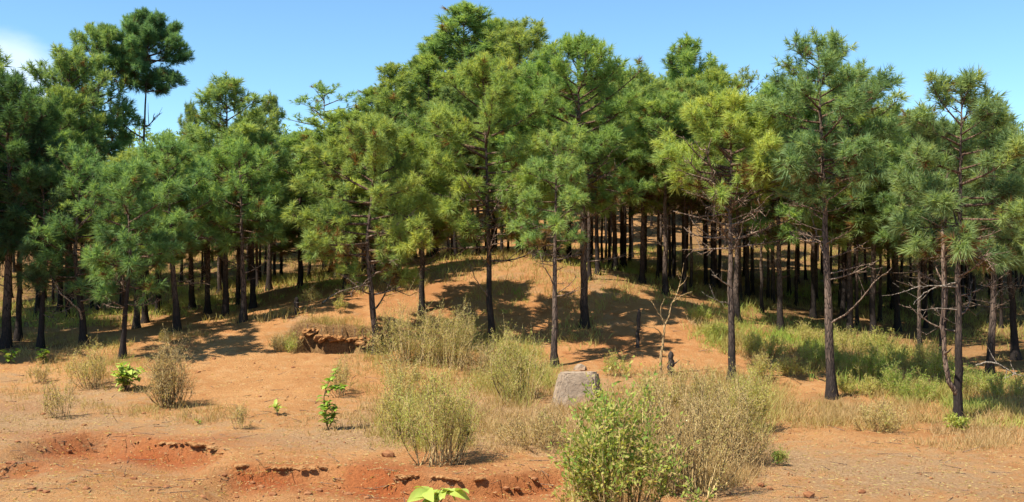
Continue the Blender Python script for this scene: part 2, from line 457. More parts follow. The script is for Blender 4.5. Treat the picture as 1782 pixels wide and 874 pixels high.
def m_leaf(name, stops, transl=0.35, rough=0.55, use_obj=True):
    m, nt, b = material(name, rough)
    lk = nt.links.new
    a = N(nt, 'ShaderNodeAttribute', attribute_name='tint').outputs['Fac']
    rp = ramp(nt, stops); lk(a, rp.inputs[0])
    c = rp.outputs[0]
    if use_obj:
        oi = nt.nodes.new('ShaderNodeObjectInfo')
        c = mix(nt, 1.0, c, oi.outputs['Color'], 'MULTIPLY')
    lk(c, b.inputs['Base Color'])
    tr = nt.nodes.new('ShaderNodeBsdfTranslucent')
    lk(mix(nt, 1.0, c, (1.25, 1.15, 0.6), 'MULTIPLY'), tr.inputs['Color'])
    ms = nt.nodes.new('ShaderNodeMixShader'); ms.inputs[0].default_value = transl
    lk(b.outputs[0], ms.inputs[1]); lk(tr.outputs[0], ms.inputs[2])
    lk(ms.outputs[0], nt.nodes['Material Output'].inputs['Surface'])
    return m
SOIL = m_soil()
BARK = m_bark('pine_bark', (0.085, 0.06, 0.047), (0.22, 0.155, 0.118), True)
TWIG = m_bark('branch_bark', (0.10, 0.06, 0.04), (0.20, 0.125, 0.085), False)
DEADWOOD = m_bark('dead_branch_wood', (0.13, 0.085, 0.06), (0.30, 0.215, 0.16), False)
PALEWOOD = m_bark('bleached_wood', (0.24, 0.19, 0.15), (0.42, 0.35, 0.28), False)
TANWOOD = m_bark('tan_dry_wood', (0.34, 0.22, 0.10), (0.55, 0.38, 0.19), False)
STALK = m_bark('shrub_stems', (0.42, 0.29, 0.13), (0.62, 0.47, 0.22), False)
CHARWOOD = m_bark('charred_wood', (0.03, 0.025, 0.022), (0.09, 0.07, 0.06), False)
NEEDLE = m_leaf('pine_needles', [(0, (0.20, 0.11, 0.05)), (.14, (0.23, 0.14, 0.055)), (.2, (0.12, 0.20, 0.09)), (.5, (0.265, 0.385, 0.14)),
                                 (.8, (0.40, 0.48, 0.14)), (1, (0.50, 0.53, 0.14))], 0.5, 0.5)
SHRUB = m_leaf('shrub_leaves', [(0, (0.50, 0.36, 0.19)), (.25, (0.60, 0.49, 0.22)), (.5, (0.56, 0.53, 0.17)), (.8, (0.38, 0.46, 0.10)), (1, (0.22, 0.34, 0.07))], 0.5, .7)
BROAD = m_leaf('broad_leaves', [(0, (0.13, 0.22, 0.03)), (.5, (0.25, 0.38, 0.05)), (1, (0.48, 0.56, 0.13))], 0.35, .4)
GRASS = m_leaf('grass_blades', [(0, (0.50, 0.35, 0.18)), (.35, (0.42, 0.31, 0.12)), (.6, (0.40, 0.42, 0.11)), (1, (0.27, 0.40, 0.07))], 0.35, .7)
def m_clod():
    m, nt, b = material('soil_clod', 0.95)
    co = nt.nodes.new('ShaderNodeNewGeometry').outputs['Position']
    nn = noise(nt, 3, 5, .7, co).outputs['Fac']
    nt.links.new(mix(nt, maprange(nt, nn, .35, .65), (0.20, 0.08, 0.035), (0.31, 0.145, 0.065)), b.inputs['Base Color'])
    return m
CLOD = m_clod()
def m_rock():
    m, nt, b = material('weathered_rock', 0.9)
    tcn = nt.nodes.new('ShaderNodeTexCoord').outputs['Object']
    n1 = noise(nt, 2.2, 6, .65, tcn).outputs['Fac']; n2 = noise(nt, 9, 6, .7, tcn).outputs['Fac']
    c = mix(nt, maprange(nt, n1, .35, .65), (0.25, 0.185, 0.13), (0.38, 0.285, 0.20))
    c = mix(nt, maprange(nt, n2, .5, .7, 0, .7), c, (0.15, 0.12, 0.095))
    c = mix(nt, maprange(nt, n2, .28, .4, .6, 0), c, (0.52, 0.44, 0.34))
    vo = N(nt, 'ShaderNodeTexVoronoi', Scale=1.7); vo.feature = 'DISTANCE_TO_EDGE'
    wv = nt.nodes.new('ShaderNodeVectorMath'); wv.operation = 'MULTIPLY_ADD'; nt.links.new(noise(nt, 3, 4, .6, tcn).outputs['Color'], wv.inputs[0]); wv.inputs[1].default_value = (.5, .5, .5); nt.links.new(tcn, wv.inputs[2])
    nt.links.new(wv.outputs[0], vo.inputs['Vector'])
    c = mix(nt, maprange(nt, vo.outputs['Distance'], 0, .022, .75, 0), c, (0.06, 0.045, 0.035))
    n3 = noise(nt, 1.3, 3, .6, tcn).outputs['Fac']
    c = mix(nt, maprange(nt, n3, .52, .66, 0, .55), c, (0.40, 0.22, 0.11))
    nt.links.new(c, b.inputs['Base Color'])
    bp = N(nt, 'ShaderNodeBump', Strength=0.8, Distance=0.05)
    nt.links.new(n2, bp.inputs['Height']); nt.links.new(bp.outputs[0], b.inputs['Normal'])
    return m
ROCK = m_rock()

# ------------------------------------------------------------------ ground
def axis(parts):
    return np.unique(np.round(np.concatenate(parts), 4))
xc = np.arange(-25, 25.01, 0.23)
xo = 25 + np.cumsum(0.3 * 1.16 ** np.arange(44))
gx = axis([xc, xo, -xo])
gy = axis([-np.cumsum(0.8 * 1.25 ** np.arange(26))[::-1] , np.arange(0, 15, .7), np.arange(15, 19.5, .13), np.arange(19.5, 25.5, .06), np.arange(25.5, 37.5, .14), np.arange(37.5, 39.2, .06), np.arange(39.2, 44, .14), np.arange(44, 70, .3),
           np.arange(70, 115, .8), 115 + np.cumsum(1.0 * 1.16 ** np.arange(38))])
MX, MY = np.meshgrid(gx, gy)
MZ = H(MX, MY)
ny, nx = MX.shape
i = np.arange(ny - 1)[:, None] * nx + np.arange(nx - 1)[None]
Q = np.stack([i, i + 1, i + 1 + nx, i + nx], -1).reshape(-1, 4)
# where the straw, the red subsoil and the needle litter lie
def blob(x, y, c, rx, ry):
    return np.exp(-(((x - c[0]) / rx) ** 2 + ((y - c[1]) / ry) ** 2))
straw = 0.35 + 0.5 * fbm(MX * .25, MY * .25, 41)
straw = straw + 0.55 * blob(MX, MY, at(860, 740), 5, 3.5) + 0.5 * blob(MX, MY, at(1200, 760), 5, 5) + .45 * blob(MX, MY, at(150, 700), 7, 3.5) + .35 * blob(MX, MY, at(200, 830), 6, 2)
straw = straw - 0.9 * blob(MX, MY, at(460, 650), 4.5, 4.5) - .4 * blob(MX, MY, at(1450, 740), 5, 2.2) - .7 * blob(MX, MY, at(640, 845), 3.4, 1.4) - .5 * blob(MX, MY, at(880, 850), 2, 1.5)
straw = np.clip(straw * (1 - sst(33, 37, MY)) + sst(34, 40, MY) * sst(-.05, .5, fbm(MX * .5, MY * .5, 42)) * .75, 0, 1)
red = 0.95 * blob(MX, MY, at(600, 838), 2.2, .95) + .6 * blob(MX, MY, at(850, 850), 1.9, 1.0) + .75 * blob(MX, MY, at(290, 792), 2.6, 1.0) + .7 * blob(MX, MY, at(60, 812), 2.2, .9) + .6 * blob(MX, MY, at(150, 780), 2.0, .7) + .4 * blob(MX, MY, at(350, 860), 2.0, .4) + .3 * blob(MX, MY, at(30, 710), 1.5, .8) + 0.35 * blob(MX, MY, at(1010, 605), 5, 2.5) + .35 * blob(MX, MY, at(690, 510), 6, 4)
for E, D, wd, run in LEDGES:
    ye = np.interp(MX, E[:, 0], E[:, 1])
    env = sst(E[0, 0] - .3, E[0, 0] + .5, MX) * (1 - sst(E[-1, 0] - .8, E[-1, 0] + .3, MX))
    red = np.maximum(red, env * np.minimum(D / .3, 1) * sst(-.12, .12, ye - MY) * (1 - sst(.35, 1.8, ye - MY)))
px_in = (MX > PIT['x0']) & (MX < PIT['x1'])
pitm = px_in * sst(PIT['yf'] + .6, PIT['yf'] + 1.5, MY) * (1 - sst(PIT['yb'] + .1, PIT['yb'] + .5, MY))
red = np.maximum(red, 0.35 * px_in * sst(PIT['yf'], PIT['yf'] + 1.2, MY) * (1 - sst(PIT['yb'], PIT['yb'] + .7, MY)))
red = np.clip(red * (0.75 + 0.5 * fbm(MX * .8, MY * .8, 43)), 0, 1)
litter = sst(40, 47, MY + 3.5 * fbm(MX * .15, MY * .15, 45)) * (0.45 + .4 * fbm(MX * .4, MY * .4, 46)) * (0.5 + .5 * sst(8, 13, np.abs(MX - 1)))
litter = litter + sst(32.5, 37, MY) * (sst(10, 13, MX) * .6 + sst(-14, -17, MX) * .3) * (.8 + .5 * fbm(MX * .5, MY * .5, 47))
for q_ in T_:
    if q_[2] < 43:
        litter = litter + .55 * blob(MX, MY, ((q_[0] - CX) / F_PX * q_[2], q_[2]), .75, .75)
litter = np.clip(litter * 1.35 + 1.2 * pitm, 0, .92)  # the bank hollow takes the same dark brown as the litter
ground = link('ground', mesh_np('ground', np.stack([MX, MY, MZ], -1).reshape(-1, 3), None, Q, SOIL, None, True,
              {'straw': straw.ravel(), 'red': red.ravel(), 'litter': litter.ravel()}))
tag(ground, 'bare orange and red soil sloping up to a knoll under the pines', 'ground', kind='structure')

# ------------------------------------------------------------------ pines
def tuft_templates(rng, k=8, nn=26):
    out = []
    for _ in range(k):
        s = rng.uniform(0, 1, nn)
        th = R(16) + R(52) * (1 - s) ** .8 + rng.normal(0, R(8), nn)
        ph = rng.uniform(0, 2 * math.pi, nn)
        ln = rng.uniform(.75, 1.1, nn)
        d = np.stack([np.sin(th) * np.cos(ph), np.sin(th) * np.sin(ph), np.cos(th)], -1)
        base = np.stack([0 * s, 0 * s, s * .7], -1)
        side = norm(np.cross(d, rng.normal(size=(nn, 3))))
        w = 0.085 if nn > 36 else .10
        tip = base + d * ln[:, None]
        V = np.stack([base - side * w * .5, base + side * w * .5, tip], 1)
        out.append(V.reshape(-1, 3))
    t = np.tile([0, 0, 1.0], nn)
    T = np.arange(nn * 3).reshape(nn, 3)
    return np.array(out), t, T
_rt = np.random.default_rng(5)
TUFTS = {k: tuft_templates(_rt, 8, k) for k in (40, 32)}
def add_tufts(acc, rng, P, D, sc, tint, nn=40, sag=.3):
    TV, t, T = TUFTS[nn]
    m = len(P); D = norm(D)
    ref = norm(rng.normal(size=(m, 3)))
    u = norm(np.cross(D, ref)); w = np.cross(D, u)
    B = TV[rng.integers(0, len(TV), m)]
    V = B[..., 0:1] * u[:, None] + B[..., 1:2] * w[:, None] + B[..., 2:3] * D[:, None]
    V = V * sc[:, None, None]
    V[..., 2] -= (sag * t ** 2)[None] * sc[:, None] * rng.uniform(.5, 1.3, m)[:, None]
    V += P[:, None]
    nv = V.shape[1]
    F = (np.arange(m)[:, None, None] * nv + T[None]).reshape(-1, 3)
    tt = np.clip(tint[:, None] + rng.normal(0, .03, (m, nv // 3)).repeat(3, 1) * (tint[:, None] > .2), 0, 1)
    acc.add(V.reshape(-1, 3), F, None, tt.ravel())
PROF = {'cone': [(0, .45), (.12, .85), (.28, 1.0), (.5, .82), (.7, .56), (.85, .33), (1, .08)],
        'round': [(0, .5), (.12, .88), (.3, 1.0), (.55, .96), (.75, .76), (.9, .46), (1, .16)],
        'plume': [(0, .35), (.2, .8), (.45, 1.0), (.75, .95), (.92, .6), (1, .3)],
        'sparse': [(0, .5), (.2, .9), (.5, 1.0), (.75, .75), (.9, .45), (1, .15)],
        'narrow': [(0, .7), (.2, 1.0), (.5, .9), (.75, .7), (.9, .45), (1, .15)]}
def pine_meshes(seed, Ht, cb, Rc, prof='round', tint=.5, dens=1.0, r0=.16, lean=(0, 0), bend=0.0, nn=40, tuft=.22, dead=0, name='pine'):
    rng = np.random.default_rng(seed)
    # trunk
    nseg = max(10, int(Ht / .45))
    s = np.linspace(0, 1, nseg)
    wob = np.cumsum(rng.normal(0, .018, (nseg, 2)), 0); wob -= wob[0]
    cx = lean[0] * Ht * s + wob[:, 0] + bend * np.sin(s * math.pi) ** 2; cy = lean[1] * Ht * s + wob[:, 1]
    TP = np.stack([cx, cy, s * Ht * .985 - .12 * (s == 0)], -1)
    rad = r0 * .88 * (1 - .9 * s ** .9) + r0 * .55 * np.exp(-s * Ht / .22)
    ta = Acc(); tube(ta, TP, rad, 9, None, rng, .05)
    trunk = ta.mesh(name + '_trunk', BARK, True)
    axis_at = lambda z: np.stack([np.interp(z, TP[:, 2], TP[:, 0]), np.interp(z, TP[:, 2], TP[:, 1]), z], -1)
    la = Acc(); ca = Acc()
    px, py = zip(*PROF[prof])
    z = cb; phi = rng.uniform(0, 6.28)
    tp, td, tt, ts = [], [], [], []
    ta_, tb_ = [], []
    step = .135 / math.sqrt(dens)
    lump = rng.uniform(0, 100)
    while z < Ht * .97:
        t = (z - cb) / (Ht - cb)
        phi += 2.4 + rng.normal(0, .35)
        Lm = Rc * np.interp(t, px, py) * (0.70 + .48 * vnoise(lump + phi * .9, z * .55, 3)) * rng.uniform(.85, 1.1)
        Lm = max(Lm, .25)
        el0 = R(np.interp(t, [0, .3, .7, 1], [-14, 4, 26, 52]) + rng.normal(0, 8))
        el1 = el0 + R(rng.uniform(12, 38))
        k = 6
        q = np.linspace(0, 1, k)
        el = el0 + (el1 - el0) * q ** 1.5
        az_ = phi + np.cumsum(rng.normal(0, .09, k))
        dirs = np.stack([np.cos(az_) * np.cos(el), np.sin(az_) * np.cos(el), np.sin(el)], -1)
        arc = min(Lm / max(np.cos((el0 + el1) / 2), .75), (Ht - z) * 1.1 + .25)
        BP = axis_at(np.array([z])) + np.concatenate([[[0, 0, 0]], np.cumsum(dirs[:-1] * arc / (k - 1), 0)])
        ltv = rng.normal(0, .07)
        rb = max(.012, .020 * Lm + .008)
        tube(la, BP, rb * (1 - .8 * q), 5)
        # twigs with tufts
        nt_ = max(4, int(Lm * 20 * dens))
        s0 = .22 if t < .8 else .1
        for u in np.concatenate([s0 + (1 - s0) * rng.uniform(0, 1, nt_) ** .78, [1.0, .95]]):
            f = u * (k - 1); i0 = min(int(f), k - 2); p = BP[i0] + (BP[i0 + 1] - BP[i0]) * (f - i0)
            dl = dirs[i0]
            lat = rng.normal(size=3); lat -= dl * lat.dot(dl); lat /= np.linalg.norm(lat) + 1e-6
            tl = rng.uniform(.10, .55) * (0.55 + .45 * min(Lm, 2) / 2) * (1.15 - .6 * u)
            d = dl * rng.uniform(.35, .9) + lat * .9 + np.array([0, 0, .35]); d /= np.linalg.norm(d)
            e = p + d * tl
            ta_.append(p); tb_.append(e)
            D = d * .55 + np.array([0, 0, .75 if t > .35 else .45]) + rng.normal(0, .22, 3)
            tp.append(e); td.append(D)
            out = u
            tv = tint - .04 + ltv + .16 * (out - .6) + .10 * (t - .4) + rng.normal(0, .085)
            dead_p = .20 * (t < .22) * (u < .75) + .05 * (u < .5) + .012
            if rng.random() < dead_p: tv = rng.uniform(.02, .13)
            else: tv = max(tv, .2)
            tt.append(tv); ts.append(tuft * rng.uniform(.62, 1.36) * (1.08 - .22 * t))
        z += step * rng.uniform(.6, 1.4) * (1.0 if t < .8 else .7)
    # leader
    top = TP[-1]
    for _ in range(5):
        tp.append(top + rng.normal(0, .06, 3)); td.append(np.array([0, 0, 1.0]) + rng.normal(0, .3, 3)); tt.append(tint + .1); ts.append(tuft * .9)
    prisms(la, ta_, tb_, .010, .006)
    for _ in range(dead):       # short snags and dead twigs under the crown
        zz = rng.uniform(cb * .55, cb + .25 * (Ht - cb)); a = rng.uniform(0, 6.28)
        d = np.array([math.cos(a), math.sin(a), rng.uniform(-.1, .5)])
        p0 = axis_at(np.array([zz]))[0]; l = rng.uniform(.4, 1.0) * Rc * .8
        pts = [p0 + d * l * q + np.array([0, 0, .12 * l * q * q]) + rng.normal(0, .04, 3) * q for q in np.linspace(0, 1, 5)]
        tube(la, pts, .018 * (1 - .75 * np.linspace(0, 1, 5)), 4)
        A2, B2 = [], []
        for q in rng.uniform(.3, 1, 7):
            p = pts[0] + (pts[-1] - pts[0]) * q
            A2.append(p); B2.append(p + (d * .4 + rng.normal(0, .6, 3)) * rng.uniform(.15, .4))
        prisms(la, A2, B2, .007, .003)
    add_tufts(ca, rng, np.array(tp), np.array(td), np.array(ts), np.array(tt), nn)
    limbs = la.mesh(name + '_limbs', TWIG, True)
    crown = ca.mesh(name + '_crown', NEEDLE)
    return trunk, limbs, crown, axis_at

# dead branch pieces shared by many trees
DEAD = []
for k in range(9):
    rng = np.random.default_rng(900 + k)
    a = Acc()
    n_ = 7; q = np.linspace(0, 1, n_)
    el = R(rng.uniform(-5, 25)) + R(rng.uniform(0, 45)) * q
    yaw = np.cumsum(rng.normal(0, .12, n_))
    d = np.stack([np.cos(yaw) * np.cos(el), np.sin(yaw) * np.cos(el), np.sin(el)], -1)
    P = np.concatenate([[[0, 0, 0]], np.cumsum(d[:-1] / (n_ - 1), 0)])
    tube(a, P, .020 * (1 - .78 * q), 5)
    for u in rng.uniform(.25, .95, 9):
        f = u * (n_ - 1); i0 = min(int(f), n_ - 2); p = P[i0] + (P[i0 + 1] - P[i0]) * (f - i0)
        dd = d[i0] * .7 + rng.normal(0, .55, 3); l = rng.uniform(.15, .45) * (1.2 - u * .6)
        m_ = p + dd * l * .5; e = m_ + (dd * .5 + rng.normal(0, .3, 3) + np.array([0, 0, .2])) * l * .6
        tube(a, [p, m_, e], [.009, .006, .003], 4)
    DEAD.append((a.mesh('dead_branch', DEADWOOD, True), a.mesh('bleached_branch', PALEWOOD, True)))

def obj_color(rng, o, base=(1, 1, 1)):
    o.color = (base[0] * rng.uniform(.92, 1.08), base[1] * rng.uniform(.95, 1.05), base[2] * rng.uniform(.85, 1.15), 1)

GROUP_FRONT = 'pines of the grove that can be told apart'
VARS = {}
def variant(prof, frac):
    key = (prof, frac)
    if key not in VARS:
        k = len(VARS)
        VARS[key] = pine_meshes(3000 + 17 * k, 12.0, 12.0 * frac, 1.9, prof, .5, .28 if prof == 'sparse' else 1.05, .16,
                                nn=32, tuft=.30, dead=30, name='pine_variant')
    return VARS[key]
TREES = {}
for ti, (px, pb, Y, pt, pc, hw, prof, tint, dens, label) in enumerate(T_):
    rng = np.random.default_rng(100 + px)
    x = (px - CX) / F_PX * Y
    zb = float(H(np.array([x]), np.array([Y]))[0])
    k = Y / F_PX
    Ht = CAM_H - (pt - CY) * k - zb - .2
    cbh = CAM_H - (pc + (0 if prof == 'plume' else 4 if px < 640 else 14) - CY) * k - zb
    Rc = hw * k * (1.0 if prof == 'plume' else 1.3)
    t = thing('pine_tree', (x, Y, zb), label, 'pine tree', GROUP_FRONT)
    if Y < 40.5 or prof == 'plume':
        if prof == 'plume': cbh += .7
        bend = {213: .18, 145: -.25}.get(px, rng.normal(0, .06))
        lean = (rng.normal(0, .02), rng.normal(0, .02))
        if px == 145: lean = (-.03, 0)
        if prof == 'plume': lean = (.02, 0)
        r0 = {1448: .175, 1666: .14, 1017: .19, 1478: .19, 8: .2, 966: .145, 735: .09, 1602: .10, 31: .14, 70: .13, 213: .12}.get(px, .155)
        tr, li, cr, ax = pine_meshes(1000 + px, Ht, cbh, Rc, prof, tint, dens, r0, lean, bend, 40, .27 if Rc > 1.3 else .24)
        nd = {1272: 34, 1448: 20, 1017: 22, 966: 14, 1666: 16, 145: 14, 855: 12, 655: 10}.get(px, 8)
        sc_ = (1, 1, 1)
    else:
        fr = cbh / Ht
        opts = [.25, .4, .55, .68]
        f2 = min(opts, key=lambda a: abs(a - fr))
        pf = prof if prof in ('cone', 'round', 'sparse', 'plume') else 'round'
        tr, li, cr, ax = variant(pf, f2)
        sc_ = (Rc / 1.9 * 1.0, Rc / 1.9 * 1.0, Ht / 12.0)
        nd = 4
    otr = link('trunk', tr, t); oli = link('branches', li, t); ocr = link('crown', cr, t)
    oli['kind'] = 'stuff'
    if sc_ != (1, 1, 1):
        ang = rng.uniform(0, 6.28)
        for o in (otr, oli, ocr):
            o.rotation_euler.z = ang
            o.scale = sc_ if o is not otr else (1, 1, sc_[2])
    if sc_ != (1, 1, 1):
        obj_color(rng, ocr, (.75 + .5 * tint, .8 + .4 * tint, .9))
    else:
        obj_color(rng, ocr, (.62, .74, .76) if px < 75 else (.9, .97, .98) if px < 320 else (1, 1, 1))  # darkest tone paints the left edge's shade into the outermost crowns
    for j in range(nd):
        zz = rng.uniform(cbh * .5, cbh + .28 * (Ht - cbh)) if nd < 30 else rng.uniform(cbh * .72, cbh + .3 * (Ht - cbh))
        p = ax(np.array([zz]))[0] if sc_ == (1, 1, 1) else np.array([0, 0, zz])
        o = link('dead_branch', DEAD[int(rng.integers(9))][0], t, p)
        l = Rc * rng.uniform(.45, 1.0)
        o.scale = (l, l, l * rng.uniform(.7, 1.1)) if l > .9 else (l, l, l)
        o.rotation_euler = (0, rng.uniform(-.15, .15), rng.uniform(0, 6.28))
    TREES[px] = (t, x, Y, zb, ax)
def limb(px_tree, pts, r0, r1, pale=True, name='bare_limb', label=None):
    """a limb drawn through photo pixels, each with its own depth offset, rooted on its tree"""
    t, x, Y, zb, ax = TREES[px_tree]
    W_ = np.array([P3(a, b, Y + c) for a, b, c in pts]) - np.array([x, Y, zb])
    W_[0, :2] = ax(np.array([W_[0, 2]]))[0][:2]
    a = Acc()
    rng = np.random.default_rng(int(pts[0][0] * 7 + pts[-1][1]))
    q = np.linspace(0, 1, len(W_) * 3)
    s = np.linspace(0, 1, len(W_))
    Pq = np.stack([np.interp(q, s, W_[:, i]) for i in range(3)], -1)
    Pq[1:-1] += rng.normal(0, .012, (len(q) - 2, 3))
    if name != 'forked_trunk': r0, r1 = r0 * .78, r1 * .7
    tube(a, Pq, r0 + (r1 - r0) * q, 6)
    for u in rng.uniform(.4, .98, 5):
        i0 = int(u * (len(q) - 1)); p = Pq[i0]
        d = norm(Pq[min(i0 + 1, len(q) - 1)] - Pq[i0 - 1]) + rng.normal(0, .6, 3); l = rng.uniform(.15, .45)
        tube(a, [p, p + d * l * .5, p + d * l + np.array([0, 0, .05])], [r1 * .9, r1 * .6, .003], 4)
    o = link(name, a.mesh(name, PALEWOOD if pale else DEADWOOD, True), t)
    if label: o['label'] = label
limb(1448, [(1452, 566, 0), (1475, 545, -.4), (1500, 520, -.8), (1522, 490, -1), (1552, 466, -1.2)], .045, .014, False, label='long slanting bare limb')
limb(1448, [(1450, 368, 0), (1440, 352, -.3), (1432, 338, -.6), (1424, 322, -.9)], .045, .02)
limb(1448, [(1449, 345, 0), (1436, 312, -.5), (1412, 292, -1.0), (1396, 276, -1.3)], .035, .012)
limb(1448, [(1451, 352, 0), (1468, 330, -.3), (1485, 312, -.6), (1498, 292, -.9)], .04, .012)
limb(1666, [(1645, 492, 0), (1625, 500, -.4), (1606, 512, -.6), (1590, 530, -.9)], .028, .008)
limb(1666, [(1650, 500, 0), (1618, 498, -.6), (1592, 500, -.9), (1560, 512, -1)], .025, .008)
limb(1666, [(1652, 540, 0), (1630, 536, -.5), (1606, 540, -.9)], .022, .008)
limb(1666, [(1660, 690, 0), (1650, 660, -.1), (1644, 620, -.15), (1640, 560, -.2), (1643, 480, -.2), (1640, 400, -.2)], .075, .05, False, 'forked_trunk')
limb(145, [(150, 560, 0), (138, 540, -.3), (122, 524, -.6), (106, 512, -.9), (98, 498, -1)], .06, .018, label='bleached low dead limb')
limb(145, [(140, 540, -.3), (128, 534, -.5), (112, 540, -.9)], .03, .01)
limb(145, [(160, 400, 0), (162, 372, -.4), (166, 344, -.5), (164, 310, -.5)], .035, .012)
limb(145, [(160, 375, 0), (142, 372, -.4), (134, 360, -.6)], .028, .01)
limb(966, [(966, 500, 0), (955, 478, -.2), (945, 462, -.4), (940, 440, -.4)], .03, .012, False)
limb(855, [(853, 520, 0), (838, 500, -.3), (826, 484, -.5), (822, 462, -.6)], .035, .012, False)
limb(855, [(856, 400, 0), (880, 380, -.4), (900, 350, -.8), (918, 330, -1)], .04, .014, False)
limb(1272, [(1270, 500, 0), (1250, 485, -.3), (1238, 478, -.5)], .03, .012)
limb(1272, [(1270, 530, 0), (1252, 525, -.2), (1238, 518, -.4)], .025, .01)
limb(1272, [(1272, 420, 0), (1255, 395, -.5), (1242, 370, -.8), (1248, 330, -.9)], .045, .015, False)
limb(1722, [(1722, 520, 0), (1740, 505, -.3), (1758, 500, -.5)], .025, .01)
limb(655, [(655, 480, 0), (672, 470, -.4), (690, 455, -.8)], .04, .014, False)

# trees farther inside the grove: nothing tells one from the next
rngB = np.random.default_rng(77)
SKY = np.array([(-200, 150), (0, 165), (60, 230), (130, 250), (190, 290), (330, 290), (345, 270), (400, 245), (470, 245), (520, 275), (600, 255), (650, 190), (700, 150), (800, 95),
                (900, 90), (960, 140), (1060, 120), (1190, 105), (1290, 165), (1365, 185), (1450, 150), (1540, 200), (1600, 235), (1650, 205), (1720, 230), (1800, 270), (2000, 300)], float)
placed = [(v[1], v[2]) for v in TREES.values()]
count = 0
tries = 0
while count < 296 and tries < 20000:
    tries += 1
    Y = rngB.uniform(46, 100) if count > 150 else rngB.uniform(45, 66)
    px = rngB.uniform(-60, 1840)
    x = (px - CX) / F_PX * Y
    if min((x - a) ** 2 + (Y - b) ** 2 for a, b in placed) < 1.5 ** 2: continue
    if 540 < px < 1000 and Y < 52: continue
    zb = float(hz(x, Y))
    top = CAM_H - (np.interp(px, SKY[:, 0], SKY[:, 1]) + rngB.uniform(8, 80) - CY) / F_PX * Y - zb
    Ht = min(top, rngB.uniform(10.5, 14.5))
    if Ht < 6: continue
    f2 = ([.55, .68, .55, .4] if px > 1000 else [.55, .55, .4, .68] if px < 640 else [.4, .55, .55, .4])[int(rngB.integers(4))]
    tr, li, cr, ax = variant(['round', 'cone'][int(rngB.integers(2))], f2)
    t = thing('pine_tree', (x, Y, zb), 'pine farther inside the grove, its dark trunk and crown half hidden behind the front pines', 'pine tree', 'pines deep inside the grove')
    t.rotation_euler.z = rngB.uniform(0, 6.28)
    rs = rngB.uniform(.75, 1.15)
    for nm, me in (('trunk', tr), ('branches', li), ('crown', cr)):
        o = link(nm, me, t)
        o.scale = (rs, rs, Ht / 12) if nm != 'trunk' else (rs * .75, rs * .75, Ht / 12)
        if nm == 'branches': o['kind'] = 'stuff'
        if nm == 'crown': obj_color(rngB, o, (.95, .97, .95))
    placed.append((x, Y)); count += 1
# pines just beyond the frame whose shade falls into it
for (x, Y, Ht) in [(-21.5, 33, 12), (-24, 36.5, 13), (-24.2, 39, 12), (-24.5, 30.5, 11), (-27, 41, 13), (-25.5, 46, 13), (21, 33, 9), (23, 38, 10), (26, 44, 10), (24.8, 40, 9)]:
    tr, li, cr, ax = variant('round', .25)
    t = thing('pine_tree', (x, Y, float(hz(x, Y))), 'pine at the edge of the grove outside the view, shading its neighbours', 'pine tree', 'pines beyond the edge of the view')
    t.rotation_euler.z = x * 7.3
    for nm, me in (('trunk', tr), ('branches', li), ('crown', cr)):
        o = link(nm, me, t); o.scale = (1.25, 1.25, Ht / 12)
        if nm == 'branches': o['kind'] = 'stuff'

